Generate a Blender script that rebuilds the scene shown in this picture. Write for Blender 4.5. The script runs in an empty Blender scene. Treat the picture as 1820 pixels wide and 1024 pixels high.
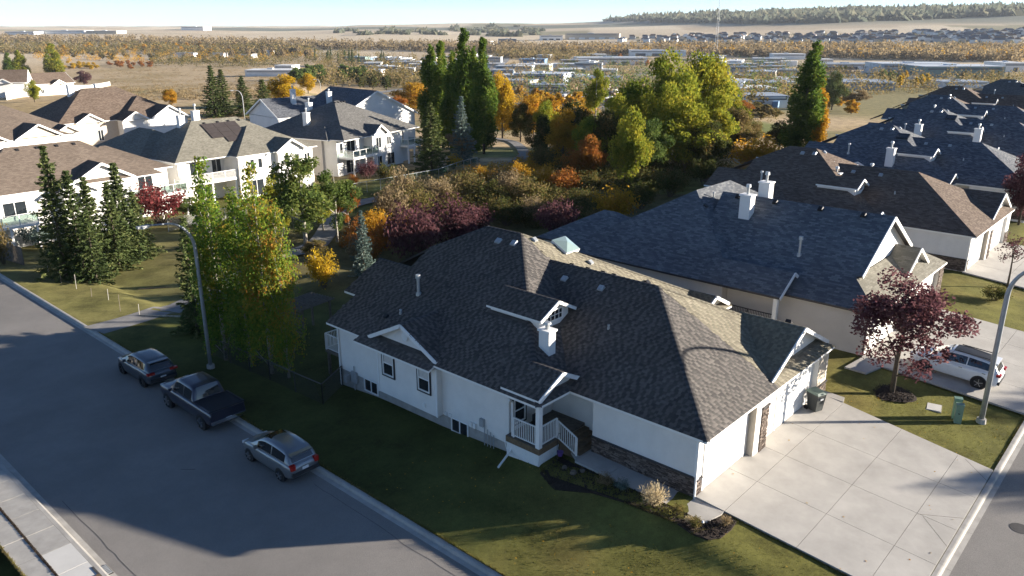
import bpy, math, random
import numpy as np
from mathutils import Vector, Matrix
R = math.radians
sc = bpy.context.scene
COL = sc.collection
rnd = random.Random(7)

# ------------------------------------------------------------------ camera, sky, sun, exposure
CAM = Vector((-26.141, -13.316, 18.5)); YAW = R(42.0); FPX = 1400.0; PITCH = math.atan(465 / 1400)
cam = bpy.data.cameras.new('camera'); camo = bpy.data.objects.new('camera', cam); COL.objects.link(camo)
cam.sensor_width = 36; cam.lens = 36 * FPX / 1820; cam.clip_start = 0.2; cam.clip_end = 40000
FWD = Vector((math.cos(YAW) * math.cos(PITCH), math.sin(YAW) * math.cos(PITCH), -math.sin(PITCH)))
camo.location = CAM; camo.rotation_euler = FWD.to_track_quat('-Z', 'Y').to_euler()
sc.camera = camo
SUN_AZ, SUN_EL = R(-41.3), R(11.3)          # the sun stands low beyond the right edge
world = bpy.data.worlds.new('World'); sc.world = world; world.use_nodes = True
wn = world.node_tree.nodes; wl = world.node_tree.links
sky = wn.new('ShaderNodeTexSky'); sky.sky_type = 'NISHITA'; sky.sun_disc = False
sky.sun_elevation = SUN_EL; sky.sun_rotation = math.pi / 2 - SUN_AZ; sky.altitude = 1100; sky.dust_density = 0.1; sky.air_density = 0.65; sky.ozone_density = 2.7
wl.new(sky.outputs[0], wn['Background'].inputs[0]); wn['Background'].inputs[1].default_value = 0.061
sl = bpy.data.lights.new('sun', 'SUN'); sl.energy = 5.0; sl.angle = R(0.53); sl.color = (1.0, 0.91, 0.78)
so = bpy.data.objects.new('sun', sl); COL.objects.link(so)
sd = Vector((math.cos(SUN_AZ) * math.cos(SUN_EL), math.sin(SUN_AZ) * math.cos(SUN_EL), math.sin(SUN_EL)))
so.rotation_euler = sd.to_track_quat('Z', 'Y').to_euler(); so.location = sd * 300
vs = sc.view_settings; vs.view_transform = 'Standard'; vs.look = 'None'; vs.exposure = 1.8; vs.gamma = 1.0; vs.use_curve_mapping = False
sc.cycles.max_bounces = 6; sc.cycles.diffuse_bounces = 3; sc.cycles.glossy_bounces = 3; sc.cycles.transmission_bounces = 4
sc.cycles.transparent_max_bounces = 8; sc.cycles.volume_bounces = 1; sc.cycles.use_denoising = True

# ------------------------------------------------------------------ geometry helpers
RIGHT = Vector((math.sin(YAW), -math.cos(YAW), 0)); UP = RIGHT.cross(FWD)
def ray(px, py): return FWD + RIGHT * ((px - 910) / FPX) + UP * (-(py - 512) / FPX)
def atz(px, py, z):
    d = ray(px, py); return CAM + d * ((z - CAM.z) / d.z)
def atd(px, py, D): return CAM + ray(px, py) * D
def sstep(a, b, x):
    t = max(0., min(1., (x - a) / (b - a))); return t * t * (3 - 2 * t)
def lerp(a, b, t): return a + (b - a) * t
def table(T, x):
    if x <= T[0][0]: return T[0][1]
    for (a, za), (b, zb) in zip(T, T[1:]):
        if x <= b: return lerp(za, zb, (x - a) / (b - a))
    return T[-1][1]
PAD_L = [(-8.6, -.775), (0, -.085), (5, -.14), (9, -.5), (13, -.74), (18, -.8), (22, -1.1), (40, -1.45), (66, -2.75), (100, -2.85)]
PAD_R = [(-8.6, -.775), (0, -.085), (22, -.3), (28, -1.6), (45, -4.2), (60, -3.4), (75, -2.9), (100, -2.9)]
FAR_C = [(0, -2.8), (125, -3), (170, -6), (250, -11), (400, -18), (600, -24), (900, -29), (1300, -29), (1650, -22), (2300, -9), (3200, -1), (5000, 6), (9000, 10), (20000, 12)]
FAR_L = [(0, -2.8), (200, -3), (300, -3.5), (400, -8), (520, -15), (700, -23), (900, -28), (1300, -27), (1700, -20), (2500, -8), (3600, -1), (6000, 6), (20000, 12)]
def near_z(x, y):
    tl = table(PAD_L, y); tr = table(PAD_R, y) + max(0, min(110, x - 17)) * .006 * (1 - sstep(22, 40, y)) * sstep(-8, 2, y)
    z = lerp(tl, tr, sstep(10, 22, x))
    edge = lerp(-.92, table([(-8.6, -.86), (60, -.95), (70, -2.2)], y), 1.0)
    t = max(0., min(1., (x + 8.2) / 6.2)); z = lerp(edge, z, .45 * t / .82 if t < .82 else .45 + .55 * sstep(.82, 1., t))
    return z
def ground(x, y):
    dx, dy = x - CAM.x, y - CAM.y; r = math.hypot(dx, dy)
    az = math.atan2(dx * RIGHT.x + dy * RIGHT.y, dx * FWD.x + dy * FWD.y)
    if x < -8.2: zn = -.9 if y < 62 else lerp(-.9, -2.8, sstep(62, 80, y))
    else: zn = near_z(x, min(y, 100))
    if r < 100 and abs(az) < 2: return zn
    wl_ = 1 - sstep(-.33, -.16, az)
    zf = lerp(table(FAR_C, r), table(FAR_L, r), wl_)
    # long hill on the right, low swells on the left
    h = 92 * sstep(-.10, .42, az) * sstep(2600, 5200, r) + 24 * sstep(1500, 3000, r) * sstep(.02, .5, az)
    h += 26 * math.exp(-((az + .08) / .12) ** 2) * sstep(3000, 5500, r)
    h += (1.2 + r * .0011) * math.sin(x * .0061 + 1.3) * math.cos(y * .0047) * sstep(150, 500, r)
    zf += h
    return lerp(zn, zf, sstep(100, 160, r))
def gnd(px, py):
    d = ray(px, py); t = 10.
    tp_ = t
    for _ in range(900):
        p = CAM + d * t
        if p.z < ground(p.x, p.y): break
        tp_ = t; t += max(.3, t * .018)
    else: tp_ = t
    lo, hi = tp_ if t > 10.5 else 5., t
    for _ in range(20):
        m = (lo + hi) / 2; p = CAM + d * m
        if p.z < ground(p.x, p.y): hi = m
        else: lo = m
    p = CAM + d * hi
    return Vector((p.x, p.y, ground(p.x, p.y)))
def onp(px, py, n, d):
    n = Vector(n); r_ = ray(px, py); return CAM + r_ * ((d - n.dot(CAM)) / n.dot(r_))

class MB:
    def __init__(s): s.v = []; s.f = []; s.m = []; s.uv = []; s.has = False
    def poly(s, pts, m=0, uv=None):
        b = len(s.v); s.v += [tuple(p) for p in pts]; s.f.append(list(range(b, b + len(pts)))); s.m.append(m); s.uv.append(uv)
        if uv: s.has = True
    def faces(s, pts, fs, m=0):
        b = len(s.v); s.v += [tuple(p) for p in pts]
        for f in fs: s.f.append([b + i for i in f]); s.m.append(m); s.uv.append(None)
    def box(s, x0, x1, y0, y1, z0, z1, m=0):
        s.faces([(x0, y0, z0), (x1, y0, z0), (x1, y1, z0), (x0, y1, z0), (x0, y0, z1), (x1, y0, z1), (x1, y1, z1), (x0, y1, z1)],
                [(3, 2, 1, 0), (4, 5, 6, 7), (0, 1, 5, 4), (1, 2, 6, 5), (2, 3, 7, 6), (3, 0, 4, 7)], m); return s
    def bar(s, a, b, w, h, m=0, up=(0, 0, 1)):
        a, b = Vector(a), Vector(b); d = (b - a).normalized(); u = Vector(up)
        if abs(d.dot(u)) > .98: u = Vector((1, 0, 0))
        r = d.cross(u).normalized() * w / 2; u = r.cross(d).normalized() * h / 2
        p = [a - r - u, a + r - u, a + r + u, a - r + u, b - r - u, b + r - u, b + r + u, b - r + u]
        s.faces(p, [(3, 2, 1, 0), (4, 5, 6, 7), (0, 1, 5, 4), (1, 2, 6, 5), (2, 3, 7, 6), (3, 0, 4, 7)], m); return s
    def tube(s, pts, rs, n=8, m=0, cap=True):
        pts = [Vector(p) for p in pts]; b = len(s.v); k = len(pts)
        if not isinstance(rs, (list, tuple)): rs = [rs] * k
        pu = None
        for i, p in enumerate(pts):
            d = (pts[min(i + 1, k - 1)] - pts[max(i - 1, 0)]).normalized()
            u = pu if pu and abs(pu.dot(d)) < .9 else (Vector((0, 0, 1)) if abs(d.z) < .9 else Vector((1, 0, 0)))
            r = d.cross(u).normalized(); u = r.cross(d).normalized(); pu = u
            for j in range(n):
                a = 2 * math.pi * j / n; s.v.append(tuple(p + (r * math.cos(a) + u * math.sin(a)) * rs[i]))
        for i in range(k - 1):
            for j in range(n):
                s.f.append([b + i * n + j, b + i * n + (j + 1) % n, b + (i + 1) * n + (j + 1) % n, b + (i + 1) * n + j]); s.m.append(m); s.uv.append(None)
        if cap:
            s.f.append([b + j for j in range(n)][::-1]); s.m.append(m); s.uv.append(None)
            s.f.append([b + (k - 1) * n + j for j in range(n)]); s.m.append(m); s.uv.append(None)
        return s
    def prism(s, pts, dz, m=0, mt=None, skip=()):
        """polygon (top face, CCW from above) extruded straight down by dz"""
        n = len(pts); lo = [(p[0], p[1], p[2] - dz) for p in pts]
        s.poly(pts, m if mt is None else mt); s.poly(lo[::-1], m)
        for i in range(n):
            if i in skip: continue
            j = (i + 1) % n; s.poly([pts[i], lo[i], lo[j], pts[j]], m)
        return s
    def build(s, name, mats, parent=None, smooth=False, loc=None):
        me = bpy.data.meshes.new(name); me.from_pydata(s.v, [], s.f)
        if not isinstance(mats, (list, tuple)): mats = [mats]
        for x in mats: me.materials.append(x)
        if len(mats) > 1: me.polygons.foreach_set('material_index', s.m)
        if s.has:
            uvl = me.uv_layers.new(name='UVMap'); i = 0
            for f, uv in zip(s.f, s.uv):
                for k in range(len(f)):
                    if uv: uvl.data[i].uv = uv[k]
                    i += 1
        if smooth: me.polygons.foreach_set('use_smooth', [True] * len(me.polygons))
        me.update(); o = bpy.data.objects.new(name, me); COL.objects.link(o)
        if parent: o.parent = parent
        if loc: o.location = loc
        return o
def npmesh(name, V, F, mat, parent=None, smooth=False, mi=None):
    """V (n,3), F (m,k): fast mesh"""
    me = bpy.data.meshes.new(name); V = np.asarray(V, np.float32); F = np.asarray(F, np.int32)
    me.vertices.add(len(V)); me.vertices.foreach_set('co', V.ravel())
    me.loops.add(F.size); me.loops.foreach_set('vertex_index', F.ravel())
    me.polygons.add(len(F)); me.polygons.foreach_set('loop_start', np.arange(0, F.size, F.shape[1], dtype=np.int32))
    if smooth: me.polygons.foreach_set('use_smooth', np.ones(len(F), bool))
    for q in (mat if isinstance(mat, (list, tuple)) else [mat]): me.materials.append(q)
    if mi is not None: me.polygons.foreach_set('material_index', np.asarray(mi, np.int32))
    me.update(calc_edges=True); me.validate()
    o = bpy.data.objects.new(name, me); COL.objects.link(o)
    if parent: o.parent = parent
    return o
def tag(o, label=None, cat=None, group=None, kind=None):
    if label: o['label'] = label
    if cat: o['category'] = cat
    if group: o['group'] = group
    if kind: o['kind'] = kind
    return o
def empty(name, loc=(0, 0, 0), rz=0., label=None, cat=None, group=None):
    o = bpy.data.objects.new(name, None); COL.objects.link(o); o.location = loc; o.rotation_euler = (0, 0, rz); o.empty_display_size = .2
    return tag(o, label, cat, group)
KIDS = {}
def clone(o, parent=None):
    c = o.copy(); COL.objects.link(c)
    if parent: c.parent = parent
    for ch in [k for k in o.children]: clone(ch, c)
    return c

# ------------------------------------------------------------------ materials
def mat(name, col, rough=.8, var=.15, scale=3., col2=None, bump=0., bscale=40., metal=0., spec=.3, coat=0., detail=4, uv=False):
    m = bpy.data.materials.new(name); m.use_nodes = True; n = m.node_tree.nodes; l = m.node_tree.links; b = n['Principled BSDF']
    b.inputs['Roughness'].default_value = rough; b.inputs['Metallic'].default_value = metal; b.inputs['Specular IOR Level'].default_value = spec
    b.inputs['Coat Weight'].default_value = coat
    co = n.new('ShaderNodeTexCoord'); src = co.outputs['UV' if uv else 'Object']
    if var or col2:
        t = n.new('ShaderNodeTexNoise'); t.inputs['Scale'].default_value = scale; t.inputs['Detail'].default_value = detail; t.inputs['Roughness'].default_value = .65
        l.new(src, t.inputs['Vector']); r = n.new('ShaderNodeValToRGB')
        c2 = col2 or tuple(min(1, c * (1 + var)) for c in col); c1 = col if col2 else tuple(c * (1 - var) for c in col)
        r.color_ramp.elements[0].position = .32; r.color_ramp.elements[1].position = .68
        r.color_ramp.elements[0].color = (*c1, 1); r.color_ramp.elements[1].color = (*c2, 1)
        l.new(t.outputs['Fac'], r.inputs['Fac']); l.new(r.outputs['Color'], b.inputs['Base Color'])
    else: b.inputs['Base Color'].default_value = (*col, 1)
    if bump:
        t2 = n.new('ShaderNodeTexNoise'); t2.inputs['Scale'].default_value = bscale; t2.inputs['Detail'].default_value = 3
        l.new(src, t2.inputs['Vector']); bp = n.new('ShaderNodeBump'); bp.inputs['Strength'].default_value = bump; bp.inputs['Distance'].default_value = .02
        l.new(t2.outputs['Fac'], bp.inputs['Height']); l.new(bp.outputs['Normal'], b.inputs['Normal'])
    return m
def siding(name, col, pitch=.11):
    m = mat(name, col, .55, .05, 1.2); n = m.node_tree.nodes; l = m.node_tree.links
    co = n.new('ShaderNodeTexCoord'); sp = n.new('ShaderNodeSeparateXYZ'); l.new(co.outputs['Object'], sp.inputs[0])
    mu = n.new('ShaderNodeMath'); mu.operation = 'MULTIPLY'; mu.inputs[1].default_value = 1 / pitch; l.new(sp.outputs['Z'], mu.inputs[0])
    fr = n.new('ShaderNodeMath'); fr.operation = 'FRACT'; l.new(mu.outputs[0], fr.inputs[0])
    iv = n.new('ShaderNodeMath'); iv.operation = 'SUBTRACT'; iv.inputs[0].default_value = 1; l.new(fr.outputs[0], iv.inputs[1])
    bp = n.new('ShaderNodeBump'); bp.inputs['Strength'].default_value = .8; bp.inputs['Distance'].default_value = .02
    l.new(iv.outputs[0], bp.inputs['Height']); l.new(bp.outputs['Normal'], n['Principled BSDF'].inputs['Normal']); return m
def shingle(name, c1, c2, c3, island=False, w=.32, h=.145):
    """asphalt shingles: colour changes from tab to tab (per piece, or a brick pattern on roofs far away)"""
    m = bpy.data.materials.new(name); m.use_nodes = True; n = m.node_tree.nodes; l = m.node_tree.links; b = n['Principled BSDF']
    b.inputs['Roughness'].default_value = .9; b.inputs['Specular IOR Level'].default_value = .15
    co = n.new('ShaderNodeTexCoord'); r = n.new('ShaderNodeValToRGB'); e = r.color_ramp.elements
    e[0].color = (*c1, 1); e[1].color = (*c3, 1); e[0].position = .1; e[1].position = .95; k = e.new(.5); k.color = (*c2, 1)
    gr = n.new('ShaderNodeTexNoise'); gr.inputs['Scale'].default_value = 90; gr.inputs['Detail'].default_value = 2; l.new(co.outputs['Object'], gr.inputs['Vector'])
    big = n.new('ShaderNodeTexNoise'); big.inputs['Scale'].default_value = .45; big.inputs['Detail'].default_value = 5; l.new(co.outputs['Object'], big.inputs['Vector'])
    if island:
        g = n.new('ShaderNodeNewGeometry'); fac = g.outputs['Random Per Island']
    else:
        br = n.new('ShaderNodeTexBrick'); br.inputs['Scale'].default_value = 1; br.inputs['Brick Width'].default_value = w; br.inputs['Row Height'].default_value = h
        br.inputs['Mortar Size'].default_value = .008; br.inputs['Color1'].default_value = (0, 0, 0, 1); br.inputs['Color2'].default_value = (1, 1, 1, 1); br.inputs['Mortar'].default_value = (.0, .0, .0, 1)
        l.new(co.outputs['UV'], br.inputs['Vector']); fac = br.outputs['Color']
        bp = n.new('ShaderNodeBump'); bp.inputs['Strength'].default_value = .6; bp.inputs['Distance'].default_value = .02; l.new(br.outputs['Color'], bp.inputs['Height']); l.new(bp.outputs['Normal'], b.inputs['Normal'])
    l.new(fac, r.inputs['Fac'])
    mx = n.new('ShaderNodeMix'); mx.data_type = 'RGBA'; mx.blend_type = 'MULTIPLY'; mx.inputs['Factor'].default_value = 1
    ad = n.new('ShaderNodeMath'); ad.operation = 'ADD'; l.new(gr.outputs['Fac'], ad.inputs[0]); l.new(big.outputs['Fac'], ad.inputs[1])
    mr = n.new('ShaderNodeMapRange'); mr.inputs['From Min'].default_value = .6; mr.inputs['From Max'].default_value = 1.4; mr.inputs['To Min'].default_value = .78; mr.inputs['To Max'].default_value = 1.2
    l.new(ad.outputs[0], mr.inputs['Value'])
    l.new(r.outputs['Color'], mx.inputs['A']); l.new(mr.outputs[0], mx.inputs['B']); l.new(mx.outputs['Result'], b.inputs['Base Color']); return m
def leafmat(name, cols, trans=.35):
    m = bpy.data.materials.new(name); m.use_nodes = True; n = m.node_tree.nodes; l = m.node_tree.links
    n.remove(n['Principled BSDF']); out = n['Material Output']
    g = n.new('ShaderNodeNewGeometry'); r = n.new('ShaderNodeValToRGB'); r.color_ramp.interpolation = 'LINEAR'; e = r.color_ramp.elements
    for i, c in enumerate(cols):
        pos = i / max(1, len(cols) - 1)
        k = e[0] if i == 0 else (e[-1] if i == len(cols) - 1 else e.new(pos)); k.position = pos; k.color = (*c, 1)
    co = n.new('ShaderNodeTexCoord'); no = n.new('ShaderNodeTexNoise'); no.inputs['Scale'].default_value = .55; no.inputs['Detail'].default_value = 3; l.new(co.outputs['Object'], no.inputs['Vector'])
    oi = n.new('ShaderNodeObjectInfo')
    a1 = n.new('ShaderNodeMath'); a1.operation = 'MULTIPLY_ADD'; a1.inputs[1].default_value = .5; l.new(g.outputs['Random Per Island'], a1.inputs[0])
    a2 = n.new('ShaderNodeMath'); a2.operation = 'MULTIPLY_ADD'; a2.inputs[1].default_value = 1.6; a2.inputs[2].default_value = -.62; l.new(no.outputs['Fac'], a2.inputs[0]); l.new(a2.outputs[0], a1.inputs[2])
    a3 = n.new('ShaderNodeMath'); a3.operation = 'MULTIPLY_ADD'; a3.inputs[1].default_value = .24; l.new(oi.outputs['Random'], a3.inputs[0]); l.new(a1.outputs[0], a3.inputs[2])
    l.new(a3.outputs[0], r.inputs['Fac'])
    d = n.new('ShaderNodeBsdfDiffuse'); t = n.new('ShaderNodeBsdfTranslucent'); mx = n.new('ShaderNodeMixShader'); mx.inputs[0].default_value = trans
    l.new(r.outputs['Color'], d.inputs['Color']); l.new(r.outputs['Color'], t.inputs['Color']); l.new(d.outputs[0], mx.inputs[1]); l.new(t.outputs[0], mx.inputs[2]); l.new(mx.outputs[0], out.inputs['Surface']); return m
M = {}
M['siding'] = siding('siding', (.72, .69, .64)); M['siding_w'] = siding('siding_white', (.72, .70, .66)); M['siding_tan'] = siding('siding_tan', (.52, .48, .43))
M['siding_far'] = mat('siding_pale', (.66, .63, .58), .6, .05); M['stucco_tan'] = mat('stucco_tan', (.47, .41, .33), .8, .08)
M['trim'] = mat('white_trim', (.78, .77, .74), .5, .04); M['trim_dark'] = mat('dark_trim', (.03, .028, .03), .5, .1)
M['gutter_dark'] = mat('dark_gutter', (.045, .042, .045), .45, .1)
M['found'] = mat('foundation_concrete', (.34, .32, .29), .9, .15, 2, bump=.3)
M['conc'] = mat('driveway_concrete', (.375, .352, .32), .85, .15, .55, bump=.15, bscale=90, detail=8); M['conc2'] = mat('kerb_concrete', (.36, .34, .31), .9, .16, 1.5, bump=.25, bscale=60, detail=8)
M['conc_new'] = mat('new_concrete', (.56, .54, .5), .85, .06, 1)
M['joint'] = mat('joint_dirt', (.13, .11, .09), .95, .3, 5)  # dirt filling the slab joints and saw cuts
M['glass'] = mat('window_glass', (.02, .025, .03), .06, 0, spec=.6)
M['blind'] = mat('window_blind', (.55, .52, .48), .7, .1, 8)
M['door_w'] = mat('door_white', (.76, .75, .72), .45, .03)
M['gar_door'] = mat('garage_door_white', (.74, .73, .70), .5, .04)
M['wood'] = mat('stair_wood', (.16, .11, .065), .8, .25, 6, bump=.3)
M['wood_grey'] = mat('weathered_wood', (.15, .125, .10), .9, .25, 5, bump=.4)
M['metal'] = mat('galvanised_metal', (.45, .46, .46), .45, .12, 6, metal=.6); M['metal_w'] = mat('white_metal', (.75, .74, .71), .4, .05)
M['pole'] = mat('lamp_pole_metal', (.30, .31, .32), .5, .12, 3, metal=.3)
M['black'] = mat('black_plastic', (.018, .018, .02), .5, .2); M['bin'] = mat('bin_plastic', (.055, .058, .055), .55, .15); M['bin_lid'] = mat('bin_lid_green', (.10, .14, .12), .5, .15)
M['green_box'] = mat('utility_green', (.16, .25, .19), .5, .12, 4); M['grey_box'] = mat('grey_box', (.33, .34, .34), .5, .1)
M['solar'] = mat('solar_panel', (.055, .045, .04), .3, .15, 2, spec=.5)
M['sh_main'] = [shingle('shingle_brown_tabs', (0.100, 0.090, 0.083), (0.112, 0.101, 0.093), (0.127, 0.115, 0.105), island=True), shingle('shingle_brown_dark_tabs', (0.054, 0.050, 0.049), (0.063, 0.059, 0.056), (0.074, 0.068, 0.065), island=True)]
M['sh_main_b'] = shingle('shingle_brown', (0.067, 0.060, 0.056), (0.091, 0.082, 0.075), (0.116, 0.105, 0.096))
M['sh_old'] = [shingle('shingle_weathered_tabs', (0.180, 0.162, 0.119), (0.195, 0.176, 0.131), (0.214, 0.190, 0.142), island=True), shingle('shingle_weathered_dark_tabs', (0.133, 0.119, 0.089), (0.147, 0.131, 0.099), (0.162, 0.144, 0.109), island=True)]
M['sh_old_b'] = shingle('shingle_weathered', (0.110, 0.097, 0.075), (0.160, 0.141, 0.108), (0.198, 0.176, 0.132))
M['sh_char'] = shingle('shingle_charcoal', (0.070, 0.075, 0.088), (0.105, 0.112, 0.125), (0.162, 0.167, 0.180))
M['sh_slate'] = shingle('shingle_slate_grey', (0.091, 0.097, 0.109), (0.123, 0.130, 0.139), (0.181, 0.186, 0.190))
M['sh_brown'] = shingle('shingle_mid_brown', (0.098, 0.071, 0.055), (0.132, 0.098, 0.076), (0.172, 0.132, 0.103))
M['sh_tan'] = shingle('shingle_tan_brown', (.115, .09, .072), (.14, .11, .088), (.165, .132, .106))
M['sh_olive'] = shingle('shingle_olive_grey', (.14, .13, .105), (.175, .165, .135), (.21, .195, .16))
M['sh_grey'] = shingle('shingle_dark_grey', (0.094, 0.090, 0.086), (0.121, 0.117, 0.110), (0.154, 0.149, 0.141))
M['bark'] = mat('bark', (.10, .08, .06), .95, .3, 8, bump=.5); M['bark_pale'] = mat('bark_pale', (.42, .39, .33), .9, .3, 6, (.16, .14, .11))
M['mulch'] = mat('mulch', (.035, .024, .018), .95, .4, 14, bump=.8)
M['stone'] = shingle('stone_veneer', (.065, .05, .042), (.125, .098, .082), (.22, .175, .145), island=True)
M['tyre'] = mat('tyre_rubber', (.02, .02, .02), .9, .2); M['rim'] = mat('alloy_rim', (.45, .45, .46), .3, .05, metal=.8); M['rim_d'] = mat('dark_rim', (.04, .04, .045), .4, .1, metal=.5)
M['car_glass'] = mat('car_glass', (.012, .014, .016), .04, 0, spec=.7)
M['red_lamp'] = mat('red_lens', (.35, .02, .015), .2, .05); M['clear_lamp'] = mat('clear_lens', (.6, .6, .6), .12, .03); M['plate'] = mat('licence_plate', (.7, .7, .7), .5, .05)
M['chrome'] = mat('chrome', (.6, .6, .6), .15, 0, metal=1)
M['fence_green'] = mat('chainlink_green', (.03, .10, .06), .6, .1); M['fence_rail'] = mat('fence_rail', (.45, .46, .45), .4, .1, metal=.4)
M['brick_wall'] = mat('white_wall', (.66, .64, .60), .8, .06)
LC = dict(
 aspen=[(.05, .10, .02), (.085, .16, .028), (.13, .21, .032), (.20, .25, .035), (.34, .27, .04), (.42, .16, .04)],
 green=[(.04, .068, .02), (.075, .115, .032), (.12, .16, .042), (.20, .21, .055)],
 ygreen=[(.075, .12, .02), (.16, .20, .028), (.28, .28, .036), (.42, .34, .04)],
 yellow=[(0.163, 0.125, 0.019), (0.375, 0.25, 0.022), (0.562, 0.375, 0.031), (0.625, 0.325, 0.037)],
 gold=[(0.196, 0.119, 0.021), (0.378, 0.224, 0.028), (0.532, 0.308, 0.035), (0.476, 0.182, 0.035)],
 orange=[(0.156, 0.078, 0.023), (0.325, 0.156, 0.033), (0.39, 0.13, 0.039), (0.286, 0.195, 0.039)],
 tan=[(0.13, 0.098, 0.058), (0.234, 0.176, 0.098), (0.325, 0.247, 0.143), (0.208, 0.156, 0.058)],
 wine=[(.05, .024, .028), (.09, .042, .048), (.14, .062, .07), (.20, .11, .105)],
 red=[(.09, .025, .028), (.16, .04, .042), (.22, .06, .058), (.15, .05, .045)],
 spruce=[(.035, .055, .022), (.06, .085, .032), (.10, .125, .045), (.16, .17, .065)],
 blue=[(0.051, 0.085, 0.076), (0.102, 0.145, 0.128), (0.17, 0.221, 0.187), (0.238, 0.272, 0.23)],
 poplar=[(.045, .08, .02), (.08, .135, .026), (.13, .19, .032), (.22, .24, .04)],
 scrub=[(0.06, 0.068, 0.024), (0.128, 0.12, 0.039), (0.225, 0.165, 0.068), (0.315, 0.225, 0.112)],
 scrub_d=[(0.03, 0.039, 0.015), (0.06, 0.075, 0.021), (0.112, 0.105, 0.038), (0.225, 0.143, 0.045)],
 plume=[(0.385, 0.297, 0.154), (0.528, 0.418, 0.242), (0.605, 0.506, 0.33), (0.44, 0.33, 0.132)],
 grass=[(.075, .085, .02), (.11, .115, .03), (.16, .14, .045), (.26, .20, .085)],
 hill=[(0.09, 0.11, 0.085), (0.12, 0.14, 0.10), (0.17, 0.165, 0.11), (0.24, 0.20, 0.12)])
for k, v in LC.items(): M['lf_' + k] = leafmat('leaf_' + k, v, .45 if k not in ('spruce', 'blue') else .2)
# ------------------------------------------------------------------ the ground
def hsh(a, b): 
    v = math.sin(a * 127.1 + b * 311.7) * 43758.5453; return v - math.floor(v)
def vn(x, y):
    xi, yi = math.floor(x), math.floor(y); fx, fy = x - xi, y - yi; fx = fx * fx * (3 - 2 * fx); fy = fy * fy * (3 - 2 * fy)
    return lerp(lerp(hsh(xi, yi), hsh(xi + 1, yi), fx), lerp(hsh(xi, yi + 1), hsh(xi + 1, yi + 1), fx), fy)
def mixc(a, b, t): return tuple(lerp(p, q, t) for p, q in zip(a, b))
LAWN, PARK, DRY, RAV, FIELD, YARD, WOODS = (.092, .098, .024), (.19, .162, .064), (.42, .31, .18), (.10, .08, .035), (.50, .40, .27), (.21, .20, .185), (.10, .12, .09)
BEND = gnd(892, 272); FLD = gnd(1345, 226)
def cover(x, y):
    c = cover0(x, y); u = (x - FLD.x) * RIGHT.x + (y - FLD.y) * RIGHT.y; v = (x - FLD.x) * FWD.x + (y - FLD.y) * FWD.y
    return mixc(c, (.15, .165, .045), .95 * (1 - sstep(.8, 1.1, math.hypot(u / 16, v / 30))))
def cover0(x, y):
    dx, dy = x - CAM.x, y - CAM.y; r = math.hypot(dx, dy); az = math.atan2(dx * RIGHT.x + dy * RIGHT.y, dx * FWD.x + dy * FWD.y)
    n = vn(x * .15, y * .15) * .6 + vn(x * .5, y * .5) * .4
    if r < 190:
        lush_shade = (.056, .064, .018); dry_sun = 1 - sstep(-1, 11, y + .25 * x * (x < 0))  # darker side yard, drier pale front: shade and sun partly put into grass colour
        c = mixc(mixc(lush_shade, (.15, .138, .036), dry_sun * (.55 + .6 * n)), LAWN, sstep(30, 40, y))
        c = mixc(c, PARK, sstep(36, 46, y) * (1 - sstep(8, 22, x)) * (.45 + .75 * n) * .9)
        c = mixc(c, (.20, .15, .05), sstep(.45, .8, n) * .6 * dry_sun)
        c = mixc(c, RAV, sstep(27, 34, y) * sstep(3, 12, x) * (1 - sstep(60, 66, y) * (1 - sstep(60, 80, x))) * (.6 + .4 * n))
        c = mixc(c, DRY, sstep(100, 140, r) * sstep(.2, .6, n + sstep(110, 160, r) * .6))
        qx, qy = x - BEND.x, y - BEND.y
        c = mixc(c, (.14, .15, .045), .9 * (1 - sstep(9, 15, math.hypot(qx, qy))))
        if x > 70 and y > 24: c = mixc(c, (.10, .12, .03), .7 * (1 - sstep(40, 60, y)))
        return c
    c = mixc(DRY, (.33, .24, .12), sstep(.4, .8, vn(x * .03, y * .03)))
    c = mixc(c, (.13, .13, .045), .7 * sstep(.6, .8, vn(x * .02 + 9, y * .02)) * (1 - sstep(380, 500, r)))
    ind = sstep(300, 380, r) * (1 - sstep(900, 1050, r)) * sstep(-.20, -.10, az)
    c = mixc(c, mixc(YARD, (.20, .17, .075), sstep(.36, .55, vn(x * .014, y * .014))), ind)
    if r > 1000:
        f = hsh(math.floor((x * .8 + y * .6) / 620), math.floor((y * .8 - x * .6) / 340))
        fc = mixc(FIELD, mixc((.38, .29, .19), (.60, .50, .35), hsh(f * 31, 3.)), .75)
        if f > .86: fc = mixc(fc, (.16, .16, .08), .7)
        c = mixc(c, fc, sstep(1000, 1500, r))
        wd = sstep(.52, .62, vn(x * .0016 + 4, y * .0016) + .28 * sstep(3000, 4600, r) * sstep(-.02, .12, az) - .12)
        c = mixc(c, WOODS, .85 * wd * sstep(2600, 3400, r))
    return c
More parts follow.
